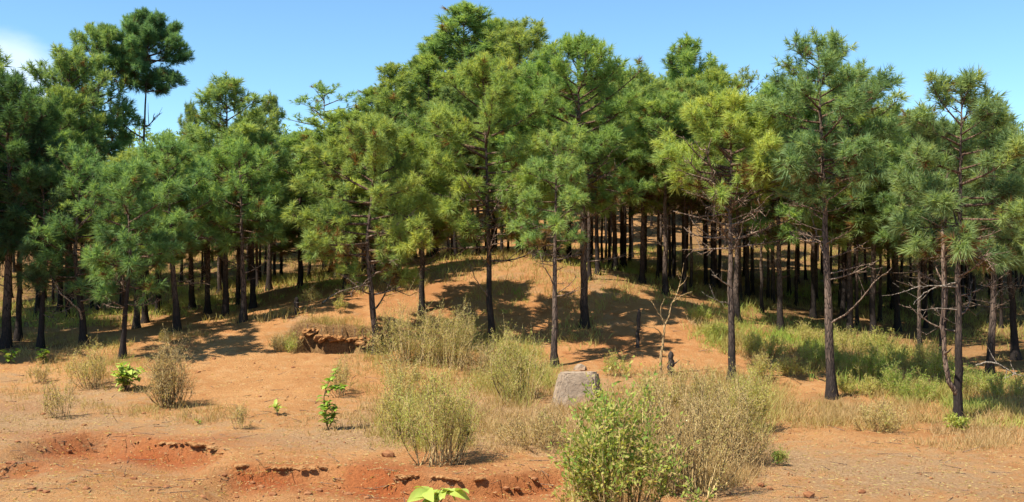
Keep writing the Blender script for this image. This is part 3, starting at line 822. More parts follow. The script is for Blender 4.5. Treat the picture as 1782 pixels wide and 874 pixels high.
# ------------------------------------------------------------------ shrubs, weeds, grass
def leaf_quads(acc, rng, P, D, ln, wd, tint):
    m = len(P); D = norm(D); side = norm(np.cross(D, rng.normal(size=(m, 3))))
    ln = np.broadcast_to(ln, (m,))[:, None]; wd = np.broadcast_to(wd, (m,))[:, None]
    V = np.stack([P, P + D * ln * .5 + side * wd * .5, P + D * ln, P + D * ln * .5 - side * wd * .5], 1)
    Q = np.arange(m * 4).reshape(m, 4)
    acc.add(V.reshape(-1, 3), None, Q, np.repeat(tint, 4))
def shrub(px, pb, w, h, label, seed, stems=22, leaves=2200, tint=.45, spread=.42, llen=.055, lwid=.017, cat='shrub', group=None, name='shrub', stemmat=None, tvar=.2, low=.3, pos=None):
    rng = np.random.default_rng(seed)
    c = at(px, pb) if pos is None else np.asarray(pos, float)
    c = np.array([c[0], c[1], float(H(c[:1], c[1:2])[0])])
    t = thing(name, c, label, cat, group)
    sa, la = Acc(), Acc()
    LP, LD, LT = [], [], []
    for k in range(stems):
        az_ = rng.uniform(0, 6.28)
        for _ in range(4):
            if vnoise(np.array(az_ * 1.1 + seed), np.array(seed * .37), 5) > .42: break
            az_ = rng.uniform(0, 6.28)
        r = w * .48 * math.sqrt(rng.uniform(.02, 1)) * (.75 + .6 * float(vnoise(np.array(az_ * 1.3), np.array(seed * 1.7), 9)))
        hh = h * rng.uniform(.5, 1.28) * max(.35, 1 - .35 * (r / (w * .5)) ** 2)
        b = np.array([math.cos(az_), math.sin(az_), 0]) * r * (1 - spread)
        e = np.array([math.cos(az_) * r * 1.0, math.sin(az_) * r * 1.0, hh])
        q = np.linspace(0, 1, 5)
        bow = rng.normal(0, .10, 3) * h
        P = b + (e - b) * q[:, None] + bow * (q * (1 - q) * 4)[:, None] + np.array([0, 0, -.04]) * (q == 0)[:, None]
        P[:, 2] = P[0, 2] + (P[-1, 2] - P[0, 2]) * q ** .85
        tube(sa, P, .011 * (h / 1.2) * (1 - .8 * q), 3, .5)
        st = rng.normal(0, .1)
        A2, B2 = [], []
        for _ in range(11):
            u = rng.uniform(.25, .95); f = u * 4; i0 = min(int(f), 3); p = P[i0] + (P[i0 + 1] - P[i0]) * (f - i0)
            d = norm(P[i0 + 1] - P[i0]) * .9 + rng.normal(0, .5, 3) + np.array([0, 0, .15]); l = h * rng.uniform(.1, .28)
            A2.append(p); B2.append(p + d * l)
            m = max(1, int(leaves * 1.7) // (stems * 14))
            v = rng.uniform(.1, 1.05, m)
            LP.append(p + d * l * v[:, None] + rng.normal(0, .022, (m, 3))); LD.append(d + rng.normal(0, .8, (m, 3))); LT.append(tint + st + rng.normal(0, tvar * .5, m))
        m = max(1, int(leaves * 1.3) // (stems * 4)); v = rng.uniform(low, 1, m)
        i0 = np.minimum((v * 4).astype(int), 3); f = v * 4 - i0
        LP.append(P[i0] + (P[i0 + 1] - P[i0]) * f[:, None] + rng.normal(0, .02, (m, 3))); LD.append(rng.normal(0, .8, (m, 3)) + np.array([0, 0, .7])); LT.append(tint + st + rng.normal(0, tvar * .5, m))
        prisms(sa, np.array(A2), np.array(B2), .005, .002)
    link('stems', sa.mesh('stems', stemmat or STALK, True), t)
    if leaves:
        P = np.concatenate(LP); keep = P[:, 2] > .02
        leaf_quads(la, rng, P[keep], np.concatenate(LD)[keep], llen * rng.uniform(.7, 1.3, keep.sum()), lwid, np.clip(np.concatenate(LT)[keep], 0, 1))
        o = link('foliage', la.mesh('foliage', SHRUB), t)
    return t
G = 'dry shrubs on the open ground'
SH = [ # px, base py, width m, height m, label, stems, leaves, tint, extra
 (300, 708, .95, 1.7, 'tall grey dry twiggy shrub with a clear shadow, standing alone on the bare slope', 75, 2600, .15, {}),
 (168, 676, 1.3, 1.25, 'loose olive grey shrub just behind the bright leafy weed', 26, 1600, .35, {}),
 (112, 728, .9, 1.0, 'thin dark twiggy shrub on bare ground in front of the crooked pine', 20, 600, .3, {}),
 (66, 668, .8, .6, 'low grey tuft of twigs between the bare soil and the shaded grove edge', 18, 500, .2, {}),
 (420, 748, .5, .6, 'small wispy dry tuft near the bright seedling', 14, 300, .3, {}),
 (715, 640, 2.8, 1.9, 'large olive dry bush in front of the slender trunked pine', 60, 4600, .46, {}),
 (775, 645, 2.6, 1.85, 'broad yellowish dry bush touching the large olive bush', 60, 4300, .42, {}),
 (835, 655, 1.6, 1.0, 'brown leafless tangle of twigs between the two green tinged bushes', 55, 1300, .08, {}),
 (690, 690, 1.5, 1.1, 'sparse straw coloured bush above the green tinged bush', 30, 2200, .36, {}),
 (762, 808, 1.35, 1.9, 'green tinged bush rising from the edge of the red soil', 40, 3300, .56, {}),
 (700, 765, 1.2, 1.3, 'light green feathery shrub beside the green tinged bush', 28, 2400, .52, {}),
 (905, 700, 1.7, 1.9, 'soft green feathery bush leaning beside the grey boulder', 40, 3600, .55, {}),
 (870, 640, 1.3, 1.1, 'pale olive bush at the foot of the straight central pine', 30, 2600, .45, {}),
 (935, 778, 1.7, .75, 'low brown bush of fine twigs in front of the grey boulder', 60, 1600, .15, {}),
 (1078, 905, 1.5, 2.1, 'tall leafy green bush with some brown leaves in the front, beside the dry brown bush', 44, 3600, .80, dict(llen=.09, lwid=.042, tvar=.5)),
 (1035, 900, 1.0, 1.2, 'shorter leafy bush leaning out from the tall leafy green bush', 22, 1000, .55, dict(llen=.085, lwid=.036, tvar=.5)),
 (1190, 862, 1.7, 1.8, 'dry brown bush of upright twigs beside the tall leafy green bush', 60, 2200, .2, {}),
 (1255, 812, 1.7, 1.6, 'wide tan dry bush at the edge of the sandy ground', 60, 2500, .22, {}),
 (1300, 750, 1.3, 1.35, 'pale grey green feathery shrub below the light yellow green pine', 40, 4200, .5, {}),
 (1200, 725, 1.8, 1.3, 'sparse olive dry bush below the short charred stump', 46, 3000, .36, {}),
 (1130, 745, 1.3, 1.2, 'straw coloured thin bush right of the grey boulder', 34, 2200, .38, {}),
 (1075, 655, 1.0, .65, 'small fresh green shrub on the red slope beyond the boulder', 22, 1200, .66, {}),
 (1355, 810, .4, .35, 'tiny bright green plant on the sandy ground', 10, 380, .9, {}),
 (1335, 668, 1.1, .95, 'dark olive shrub in the brown grass between the two big front pines', 26, 1800, .42, {}),
 (1570, 690, 1.3, .9, 'green bushy weed in the undergrowth between the tall front pine and the forked pine', 34, 3000, .85, {}),
 (1500, 665, 1.4, .85, 'light green bushy weed just right of the tall front pine', 34, 3000, .9, {}),
 (1625, 668, 1.2, 1.1, 'olive green weed close behind the forked pine', 30, 2400, .75, {}),
 (1668, 752, .5, .4, 'small yellowish plant at the foot of the forked pine', 12, 350, .7, dict(llen=.09, lwid=.05)),
 (1530, 752, 1.5, .7, 'low straw coloured tussock bush on the grassy verge', 46, 1800, .28, {}),
 (505, 615, .5, .55, 'small green tuft at the near corner of the eroded bank', 14, 700, .7, {}),
 (590, 545, .5, .6, 'small olive plant on the lip of the eroded bank', 12, 500, .6, {}),
 (480, 612, .6, .5, 'dry straw tuft beside the eroded bank', 16, 500, .22, {}),
 (540, 530, .9, .7, 'scrubby dry plant on the slope above the eroded bank', 20, 900, .4, {}),
 (280, 598, .7, .5, 'pale dry tuft at the foot of the mid green bushy pine', 18, 600, .35, {}),
 (590, 690, 1.0, 1.1, 'thin straw coloured bush behind the leafy climbing plant', 22, 900, .35, {}),
]
for k, (px, pb, w, h) in enumerate([(1395, 600, 1.5, 1.0), (1340, 625, 1.5, 1.0), (1425, 640, 1.6, 1.1), (1470, 620, 1.6, 1.2), (1545, 640, 1.7, 1.2), (1600, 650, 1.6, 1.2), (1530, 610, 1.6, 1.0), (1690, 690, 1.5, 1.1),
        (1300, 615, 1.3, .9), (1250, 590, 1.2, .8), (1385, 655, 1.4, .9), (1750, 700, 1.5, 1.0), (1600, 700, 1.4, .9), (1490, 690, 1.3, .8), (1215, 560, 1.0, .7)]):
    SH.append((px, pb, w, h * .75, 'yellow green bushy weed, one of many filling the undergrowth between the front pines', 30, 2100, .5 + .4 * ((k * 7) % 5) / 5, dict(group='bushy weeds of the undergrowth')))
for k, (px, pb, w, h, lab, stems, leaves, tint, ex) in enumerate(SH):
    shrub(px, pb, w, h, lab, 4000 + k, stems, leaves, tint, **{'group': G, **ex})

def leaf_mesh(name, seed, wd=.5, curl=.35):
    n_ = 5; q = np.linspace(0, 1, n_)
    hw = wd * .5 * np.sin(math.pi * np.clip(q * .92 + .06, 0, 1)) ** .8
    cx = q; cz = curl * (q - q ** 2 * 1.5)
    V = []
    for i in range(n_):
        V += [(cx[i], -hw[i], cz[i] + hw[i] * .3), (cx[i], 0, cz[i]), (cx[i], hw[i], cz[i] + hw[i] * .3)]
    Q = []
    for i in range(n_ - 1):
        for j in range(2):
            a = i * 3 + j
            Q.append((a, a + 1, a + 4, a + 3))
    me = []
    for tint in (.15, .5, .85):
        me.append(mesh_np(name, V, None, Q, BROAD, np.full(len(V), tint), True))
    return me
LEAF = leaf_mesh('leaf', 1); NARROW = leaf_mesh('leaf', 2, .36, .5)
def weed(px, pb, label, seed, stems, nleaf, size, tint=.5, name='leafy_weed', cat='plant', narrow=False, group='broad leaved green plants', droop=0.0):
    """stems: list of polylines in metres from the base; leaves are single objects set along them"""
    rng = np.random.default_rng(seed)
    c = at(px, pb); c[2] = float(H(c[:1], c[1:2])[0])
    t = thing(name, c, label, cat, group)
    a = Acc()
    polys = []
    for s in stems:
        s = np.array(s, float); q = np.linspace(0, 1, 8); ss = np.linspace(0, 1, len(s))
        P = np.stack([np.interp(q, ss, s[:, i]) for i in range(3)], -1); polys.append(P)
        tube(a, P, .016 * (1 - .7 * q), 5)
    link('stem', a.mesh('stem', TWIG, True), t)
    for k in range(nleaf):
        P = polys[k % len(polys)]; u = rng.uniform(.2, 1) if k >= len(polys) else 1.0
        f = u * 7; i0 = min(int(f), 6); p = P[i0] + (P[i0 + 1] - P[i0]) * (f - i0)
        v = min(2, max(0, int(rng.normal(tint * 2.6 + .2, .75))))
        o = link('leaf', (NARROW if narrow else LEAF)[v], t, p)
        o.rotation_euler = (rng.normal(0, .35), rng.uniform(-.75, .25) + droop, rng.uniform(0, 6.28))
        z = size * rng.uniform(.65, 1.2); o.scale = (z, z, z)
    return t
def fan(rng, n_, w, h):
    out = []
    for k in range(n_):
        a = rng.uniform(0, 6.28); r = w * .5 * rng.uniform(.2, 1)
        e = np.array([math.cos(a) * r, math.sin(a) * r, h * rng.uniform(.5, 1)])
        out.append([(0, 0, -.05), tuple(e * .5 + np.array([0, 0, h * .08])), tuple(e)])
    return out
rw = np.random.default_rng(61)
weed(220, 680, 'round bright green leafy weed on the bare soil', 1, fan(rw, 17, .85, .8), 150, .27, .75)
weed(483, 724, 'small bright yellow green seedling with a few upright leaves on the bare soil', 2, fan(rw, 4, .25, .22), 11, .28, .95, name='seedling', narrow=True, droop=-.3)
weed(572, 748, 'tall narrow leafy green plant with a winding stem and a shadow at its foot', 3,
     [[(0, 0, -.05), (-.12, .05, .45), (-.12, 0, .95), (.05, 0, 1.25), (.2, 0, 1.5)], [(0, 0, 0), (.12, 0, .3), (.2, 0, .55)], [(-.1, 0, .9), (.18, -.1, 1.05), (.36, 0, 1.0)], [(0, 0, 0), (-.1, -.1, .3), (.05, -.1, .7)]], 175, .19, .4, name='climbing_plant')
weed(762, 905, 'pale yellow green sapling with large drooping leaves at the front of the red soil', 4,
     [[(0, 0, -.05), (.0, 0, .3), (.05, 0, .55)], [(0, 0, .2), (.15, 0, .5), (.32, 0, .5)], [(0, 0, .2), (-.1, 0, .45), (-.2, 0, .5)]], 20, .40, 1.2, name='sapling', droop=.35)
weed(76, 632, 'small green leafy plant below the small low branched pine', 5, fan(rw, 8, .6, .5), 36, .2, .35)
weed(14, 632, 'small green leafy plant below the very dark dense pine', 6, fan(rw, 8, .6, .45), 36, .2, .35)
weed(345, 740, 'tiny withered green sprig in the shadow side of the tall grey shrub', 7, fan(rw, 3, .2, .15), 8, .11, .4)
weed(1060, 735, 'dark green leafy tuft on the slope beyond the leafy front bush', 8, fan(rw, 6, .5, .45), 34, .15, .25)

# grass
def blades(acc, rng, P, hgt, tint, n_=9, spread=.10, width=.012, lean=.45):
    m = len(P)
    B = np.repeat(P, n_, 0) + np.concatenate([rng.normal(0, spread, (m * n_, 2)), np.zeros((m * n_, 1))], 1)
    B[:, 2] = hz(B[:, 0], B[:, 1]) - .02
    hh = np.repeat(hgt, n_) * rng.uniform(.45, 1.1, m * n_)
    d = np.concatenate([rng.normal(0, lean, (m * n_, 2)), np.ones((m * n_, 1))], 1); d = norm(d)
    d2 = norm(d + np.concatenate([rng.normal(0, lean * .9, (m * n_, 2)), np.zeros((m * n_, 1))], 1))
    side = norm(np.cross(d, rng.normal(size=d.shape))) * width * .5
    M = B + d * (hh * .55)[:, None]; E = M + d2 * (hh * .45)[:, None]
    V = np.stack([B - side, B + side, M - side * .8, M + side * .8, E], 1).reshape(-1, 3)
    f = np.array([[0, 1, 3], [0, 3, 2], [2, 3, 4]])
    T = (np.arange(m * n_)[:, None, None] * 5 + f[None]).reshape(-1, 3)
    tt = np.clip(np.repeat(tint, n_) + rng.normal(0, .1, m * n_), 0, 1)
    acc.add(V, T, None, np.repeat(tt, 5))
rg = np.random.default_rng(88)
dry, green, floor_ = Acc(), Acc(), Acc()
def patch(acc, px, py, rx, ry, m, h, tint, n_=9, **k):
    a = rg.uniform(0, 6.28, m); r = np.sqrt(rg.uniform(0, 1, m)) * rg.uniform(.8, 1.1, m)
    P = hit(px + np.cos(a) * r * rx, py + np.sin(a) * r * ry)
    keep = vnoise(P[:, 0] * 1.1, P[:, 1] * 1.1, 51) > rg.uniform(.1, .75, m)
    P = P[keep]
    blades(acc, rg, P, h * rg.uniform(.5, 1.3, len(P)), np.clip(tint + (.25 if acc is dry else .9) * (vnoise(P[:, 0] * .7, P[:, 1] * .7, 53) - .5), 0, 1), n_, **k)
for a in [(800, 630, 160, 65, 460, .75, .48), (900, 660, 80, 50, 260, .85, .52), (740, 740, 90, 60, 200, .8, .5), (1200, 770, 120, 80, 420, .85, .2), (1290, 720, 70, 55, 240, .8, .45), (1090, 800, 90, 60, 140, .7, .35), (800, 640, 150, 60, 420, .35, .3), (760, 730, 170, 50, 500, .30, .18), (930, 720, 120, 50, 420, .42, .12), (1000, 705, 60, 25, 160, .5, .12), (1150, 700, 120, 60, 420, .42, .22),
          (1200, 800, 150, 60, 600, .42, .1), (1280, 700, 110, 50, 420, .5, .3), (1420, 725, 110, 22, 300, .35, .25), (1530, 725, 120, 28, 420, .4, .22),
          (1680, 765, 110, 22, 260, .35, .12), (660, 650, 90, 40, 160, .3, .28), (560, 740, 120, 25, 90, .2, .1), (320, 720, 110, 20, 120, .3, .25), (120, 690, 140, 40, 160, .25, .3), (170, 640, 120, 20, 140, .3, .4),
          (60, 740, 120, 25, 60, .14, .1), (900, 770, 160, 22, 260, .16, .08), (1560, 800, 220, 50, 90, .12, .08), (300, 830, 260, 40, 90, .1, .08), (100, 605, 130, 25, 260, .3, .35), (330, 590, 60, 12, 60, .3, .3), (500, 600, 30, 14, 70, .4, .3), (590, 563, 90, 6, 110, .4, .35), (660, 590, 40, 12, 60, .35, .5),
          (730, 770, 100, 25, 160, .35, .3), (1110, 850, 120, 30, 200, .4, .15)]:
    patch(dry, *a[:4], int(a[4] * 1.7), *a[5:])
for a in [(1420, 615, 130, 35, 620, .5, .55), (1520, 640, 140, 40, 760, .6, .62), (1600, 670, 120, 35, 560, .5, .58), (1720, 690, 90, 35, 380, .45, .5), (1300, 590, 90, 30, 500, .5, .55), (1250, 560, 60, 30, 260, .45, .5),
          (1720, 730, 80, 20, 200, .4, .4), (860, 520, 60, 30, 60, .3, .5)]:
    patch(green, *a[:4], int(a[4] * 1.5), *a[5:], width=.018)
# the grove floor: straw, tussocks and weeds thinning out on the red slope
m = 17000
X = rg.uniform(-34, 34, m); Yy = rg.uniform(34, 78, m)
dn = vnoise(X * .35, Yy * .35, 55) * .7 + .3 * vnoise(X * 1.3, Yy * 1.3, 56)
edge = np.where(np.abs(X - 0) < 11, 41.5, np.where(X < 0, 39.5, 35.5))
keep = (dn > np.where(Yy > edge + 1, .36, .66)) & (Yy > 36.5) & (Yy > edge - 5 * (np.abs(X) < 11) + 3 * vnoise(X * .3, Yy * .3, 57)) & (np.abs(X / Yy) < .56)
P = np.stack([X, Yy, hz(X, Yy)], -1)[keep]
blades(floor_, rg, P, rg.uniform(.2, .6, len(P)), .3 + .4 * vnoise(P[:, 0] * .2, P[:, 1] * .2, 58), 8, spread=.16, width=.022)
bx = np.array([(v[1], v[2], v[3]) for v in TREES.values() if v[2] < 42.5])
bx = np.repeat(bx, 7, 0) + np.concatenate([rg.normal(0, .28, (len(bx) * 7, 2)), np.zeros((len(bx) * 7, 1))], 1)
blades(dry, rg, bx, rg.uniform(.12, .45, len(bx)), rg.uniform(.05, .5, len(bx)), 7)
tag(link('dry_grass', dry.mesh('dry_grass', GRASS)), 'straw coloured dry grass on the open ground and around the bushes', 'grass', kind='stuff')
tag(link('green_undergrowth', green.mesh('green_undergrowth', GRASS)), 'green weedy undergrowth along the shaded edge of the grove', 'undergrowth', kind='stuff')
tag(link('grove_grass', floor_.mesh('grove_grass', GRASS)), 'yellowish grass growing between the pine trunks', 'grass', kind='stuff')

# the wood on the rise far behind, too far off to tell its trees apart
rf = np.random.default_rng(640)
fc, ft = Acc(), Acc()
for k in range(260):
    y = rf.uniform(102, 150); x = rf.uniform(-.62, .62) * y
    z = float(H(np.array([x]), np.array([y]))[0]); h = rf.uniform(7, 9)
    tube(ft, [(x, y, z - .2), (x + rf.normal(0, .1), y, z + h * .5), (x + rf.normal(0, .2), y, z + h)], [.17, .13, .04], 5)
    m = 300; t_ = rf.uniform(0, 1, m); r = 2.2 * (1 - t_ * .75) * np.sqrt(rf.uniform(.1, 1, m)); a = rf.uniform(0, 6.28, m)
    P = np.stack([x + np.cos(a) * r, y + np.sin(a) * r, z + h * (.28 + .74 * t_)], -1)
    leaf_quads(fc, rf, P, rf.normal(size=(m, 3)) + np.array([0, 0, .6]), rf.uniform(.4, .7, m), .20, np.clip(rf.normal(.45, .12, m), .2, 1))
tag(link('far_woods_trunks', ft.mesh('far_woods_trunks', BARK, True)), 'distant trunks of the pine wood on the rise behind the grove', 'woods', kind='stuff')
tag(link('far_woods', fc.mesh('far_woods', NEEDLE)), 'distant crowns of the pine wood on the rise behind the grove', 'woods', kind='stuff')
# ------------------------------------------------------------------ stones, clods, stumps, dead wood
def lump(name, seed, sx, sy, sz, mat, rough=.22, sub=2):
    import bmesh
    rng = np.random.default_rng(seed)
    bm = bmesh.new(); bmesh.ops.create_icosphere(bm, subdivisions=sub, radius=1)
    for v in bm.verts:
        k = 1 + rough * rng.normal()
        v.co = Vector((v.co.x * sx * k, v.co.y * sy * k, v.co.z * sz * k))
    me = bpy.data.meshes.new(name); bm.to_mesh(me); bm.free(); me.materials.append(mat)
    return me
import bmesh
def boulder():
    bm = bmesh.new()
    # front face trapezoid leaning back, a lighter flat top, steep right flank
    B = [(-.74, -.42, -.2), (.55, -.50, -.2), (.80, -.15, -.2), (.72, .45, -.2), (-.55, .5, -.2), (-.80, .1, -.2)]
    Tt = [(-.42, -.26, 1.0), (.46, -.36, 1.04), (.64, -.04, 1.02), (.56, .36, .98), (-.36, .40, .97), (-.54, .08, .98)]
    for p in B + Tt: bm.verts.new(p)
    bmesh.ops.convex_hull(bm, input=bm.verts)
    bmesh.ops.bevel(bm, geom=bm.edges[:], offset=.05, segments=2, affect='EDGES')
    bmesh.ops.triangulate(bm, faces=bm.faces[:])
    bmesh.ops.subdivide_edges(bm, edges=[e for e in bm.edges if e.calc_length() > .12], cuts=3, use_grid_fill=True)
    bmesh.ops.triangulate(bm, faces=bm.faces[:])
    for v in bm.verts:
        k = float(fbm(np.array(v.co.x * 2.6 + v.co.z), np.array(v.co.y * 2.6 + v.co.z * 1.7), 71, 4)) * .03
        v.co += v.co.normalized() * k
    me = bpy.data.meshes.new('boulder'); bm.to_mesh(me); bm.free(); me.materials.append(ROCK)
    return me
p = at(1005, 712)
o = link('boulder', boulder(), None, (p[0], p[1] + .3, p[2]))
tag(o, 'big grey weathered boulder with a flat top in the dry grass', 'boulder')
p = at(1010, 644)
o = link('stone', lump('stone', 3, .22, .2, .20, ROCK, .1), None, (p[0], p[1], p[2] + .02))
tag(o, 'small pointed grey stone just behind the big boulder', 'stone')
p = at(1736, 690)
o = link('stone', lump('stone', 8, .16, .15, .30, CLOD, .08), None, (p[0], p[1], p[2] + .14))
tag(o, 'upright reddish stone in the green undergrowth beside the fallen silver limb', 'stone')
def stump(px, pb, pt, wpx, label, seed, lean):
    rng = np.random.default_rng(seed)
    c = at(px, pb); c[2] = float(H(c[:1], c[1:2])[0]); k = c[1] / F_PX
    h = (pb - pt) * k; r = wpx * .5 * k
    q = np.linspace(0, 1, 9)
    P = np.stack([lean * q + rng.normal(0, .018, 9), rng.normal(0, .015, 9), q * h - .08 * (q == 0)], -1)
    a = Acc(); tube(a, P, r * (1.25 - .35 * q + .25 * np.exp(-q * 9)) * rng.uniform(.85, 1.15, 9), 9, None, rng, .1)
    for s_ in range(3):
        p = P[4 + s_ * 2]; d = rng.normal(size=3) * .12; tube(a, [p, p + d * .6, p + d + np.array([0, 0, .05])], [r * .5, r * .3, r * .12], 5)
    o = link('stump', a.mesh('stump', CHARWOOD, True), None, c)
    tag(o, label, 'stump', 'charred stumps on the slope')
stump(1109, 606, 541, 6, 'taller charred stub on the shaded slope above the dead sapling', 1, .06)
stump(1168, 656, 616, 9, 'short charred stump standing beside the foot of the dead sapling', 2, -.02)
stump(516, 548, 520, 8, 'small dark stub on the slope above the eroded bank', 3, .02)

def px_wood(name, label, cat, base_px, lines, mat, seed, group=None):
    rng = np.random.default_rng(seed)
    c = at(*base_px); c[2] = float(H(c[:1], c[1:2])[0])
    t = thing(name, c, label, cat, group)
    for nm, pts, r0, r1 in lines:
        a = Acc()
        W_ = np.array([P3(x, y, c[1] + d) for x, y, d in pts]) - c
        if nm == 'trunk': W_[0, 2] -= .1
        q = np.linspace(0, 1, len(W_) * 3); s = np.linspace(0, 1, len(W_))
        Pq = np.stack([np.interp(q, s, W_[:, i]) for i in range(3)], -1); Pq[1:-1] += rng.normal(0, .008, (len(q) - 2, 3))
        tube(a, Pq, r0 + (r1 - r0) * q, 6)
        link(nm, a.mesh(nm, mat, True), t)
    return t
px_wood('dead_sapling', 'leafless tan dead sapling with forked twigs on the slope between the stumps', 'dead tree', (1150, 655), [
 ('trunk', [(1150, 655, 0), (1150, 620, 0), (1154, 590, 0), (1157, 565, 0)], .05, .035),
 ('branch', [(1154, 588, 0), (1146, 575, -.1), (1138, 570, -.2), (1118, 568, -.3)], .028, .008),
 ('branch', [(1157, 566, 0), (1152, 552, -.1), (1145, 545, -.1), (1138, 530, -.2), (1130, 520, -.2)], .028, .008),
 ('branch', [(1157, 566, 0), (1166, 545, .1), (1168, 530, .1), (1178, 512, .2), (1184, 492, .3), (1190, 458, .3)], .03, .007),
 ('branch', [(1169, 528, .1), (1176, 522, 0), (1190, 512, -.1), (1205, 508, -.2)], .015, .006),
 ('branch', [(1181, 500, .2), (1190, 492, .2), (1197, 480, .2)], .013, .005),
 ('branch', [(1183, 485, .2), (1178, 476, .2), (1179, 466, .2)], .012, .005),
 ('branch', [(1150, 550, -.1), (1150, 535, -.1), (1156, 520, -.1)], .014, .005)], TANWOOD, 4)
px_wood('fallen_limb', 'bleached silver dead limb lying over the undergrowth beside the outer pines', 'branch', (1745, 668), [
 ('branch', [(1698, 636, 0), (1718, 630, 0), (1735, 632, 0), (1752, 642, 0), (1768, 652, -.1), (1785, 654, -.1)], .03, .018),
 ('branch', [(1766, 651, -.1), (1756, 656, -.1), (1746, 658, -.1)], .016, .008),
 ('branch', [(1768, 652, -.1), (1762, 640, 0), (1758, 628, .1)], .014, .006),
 ('branch', [(1735, 632, 0), (1726, 618, .1), (1716, 600, .2)], .014, .006),
 ('branch', [(1752, 642, 0), (1748, 668, 0), (1746, 690, 0)], .02, .012)], PALEWOOD, 5)
px_wood('dry_stalk', 'pale bent dry stalk hooked over at its top in the leafy front bush', 'stalk', (1052, 874), [
 ('stem', [(1054, 880, -.6), (1056, 830, -.75), (1057, 790, -.8), (1054, 765, -.8), (1048, 758, -.8), (1043, 762, -.8), (1044, 772, -.8)], .014, .008)], TANWOOD, 6)
px_wood('dry_stick', 'crooked pale stick lying out from the wide tan dry bush', 'stick', (1250, 820), [
 ('stem', [(1246, 824, 0), (1258, 815, -.1), (1264, 800, -.1), (1275, 796, -.1), (1305, 796, -.1)], .016, .007)], TANWOOD, 7)
px_wood('fallen_stick', 'pale fallen branch lying on the slope above the eroded bank', 'stick', (600, 530), [
 ('stem', [(560, 528, .1), (585, 510, .3), (600, 506, .5), (625, 498, .8)], .03, .012)], PALEWOOD, 8)
# clods lying singly on the bare ground
CL = [lump('clod', 30 + k, 1, .9, .62, CLOD, .13, 1) for k in range(5)]
clods = [(675, 793, .16, 'largest red soil clod beside the red scarp edge'), (1407, 866, .13, 'dark red clod on the sandy ground at the front'), (700, 835, .06, None), (1275, 660, .0, None)]
p = at(675, 796); o = link('soil_clod', CL[0], None, (p[0], p[1], p[2] + .05)); o.scale = (.15, .14, .15)
tag(o, 'lone red soil clod just above the red scarp edge', 'clod')
p = at(1407, 868); o = link('soil_clod', CL[1], None, (p[0], p[1], p[2] + .04)); o.scale = (.11, .11, .11)
tag(o, 'dark red clod alone on the sandy ground at the front', 'clod')
rc = np.random.default_rng(31)
for k, (px, py) in enumerate([(18, 812), (24, 815), (120, 790), (130, 840), (150, 852), (232, 836), (290, 850), (390, 830), (412, 868), (520, 858), (536, 862), (606, 862), (690, 846), (845, 842), (930, 838), (75, 722), (146, 742), (250, 722), (345, 648), (510, 640), (70, 855), (80, 858), (55, 852), (196, 808), (206, 806), (262, 855), (337, 840), (352, 868), (30, 770), (440, 842), (455, 850), (475, 862), (640, 868), (900, 852), (960, 866), (1325, 848), (1340, 852), (1395, 720), (452, 692), (372, 625), (1210, 862), (1500, 860), (1620, 835), (880, 856), (556, 856)]):
    p = at(px, py)
    o = link('soil_clod', CL[k % 5], None, (p[0], p[1], p[2] + .01)); z = rc.uniform(.05, .085); o.scale = (z * 1.2, z, z); o.rotation_euler.z = rc.uniform(0, 6)
    tag(o, 'small red soil clod lying on the bare open ground', 'clod', 'small soil clods on the bare ground')
# crumbs and needle litter too small to tell apart
ga = Acc()
m = 3200
px = rc.uniform(-20, 1800, m); py = 620 + 255 * rc.uniform(0, 1, m) ** .8
P = hit(px, py)
kk = vnoise(P[:, 0] * .8, P[:, 1] * .8, 91) > .42; P = P[kk]
ico = np.array([(0, 0, 1), (.9, 0, .2), (0, .9, .1), (-.9, 0, .15), (0, -.9, .2), (0, 0, -.6)], float)
it = np.array([(0, 1, 2), (0, 2, 3), (0, 3, 4), (0, 4, 1), (5, 2, 1), (5, 3, 2), (5, 4, 3), (5, 1, 4)])
sc_ = .010 + .032 * rc.uniform(0, 1, len(P)) ** 3
V = ico[None] * sc_[:, None, None] * rc.uniform(.6, 1.3, (len(P), 6, 1)) + P[:, None]
ga.add(V.reshape(-1, 3), (np.arange(len(P))[:, None, None] * 6 + it[None]).reshape(-1, 3))
tag(link('soil_crumbs', ga.mesh('soil_crumbs', CLOD)), 'crumbs of red soil strewn over the bare ground', 'gravel', kind='stuff')
la = Acc()
m = 11000
px = rc.uniform(-20, 1800, m); py = 600 + 275 * rc.uniform(0, 1, m) ** .8
P = hit(px, py); P[:, 2] += .012
D = rc.normal(size=(m, 3)) * np.array([1, 1, .12])
leaf_quads(la, rc, P, D, rc.uniform(.04, .13, m), .022, rc.uniform(0, .3, m))
tw = Acc(); m = 700
q_ = hit(rc.uniform(-20, 1800, m), 500 + 370 * rc.uniform(0, 1, m)); d_ = rc.normal(size=(m, 3)) * np.array([1, 1, .1]); d_ = norm(d_)
prisms(tw, q_ + [0, 0, .01], q_ + [0, 0, .025] + d_ * rc.uniform(.12, .6, m)[:, None], .009, .004)
tag(link('fallen_twigs', tw.mesh('fallen_twigs', DEADWOOD)), 'small fallen twigs strewn over soil and litter', 'litter', kind='stuff')
tag(link('leaf_litter', la.mesh('leaf_litter', SHRUB)), 'dry leaves and straw bits scattered on the soil', 'litter', kind='stuff')
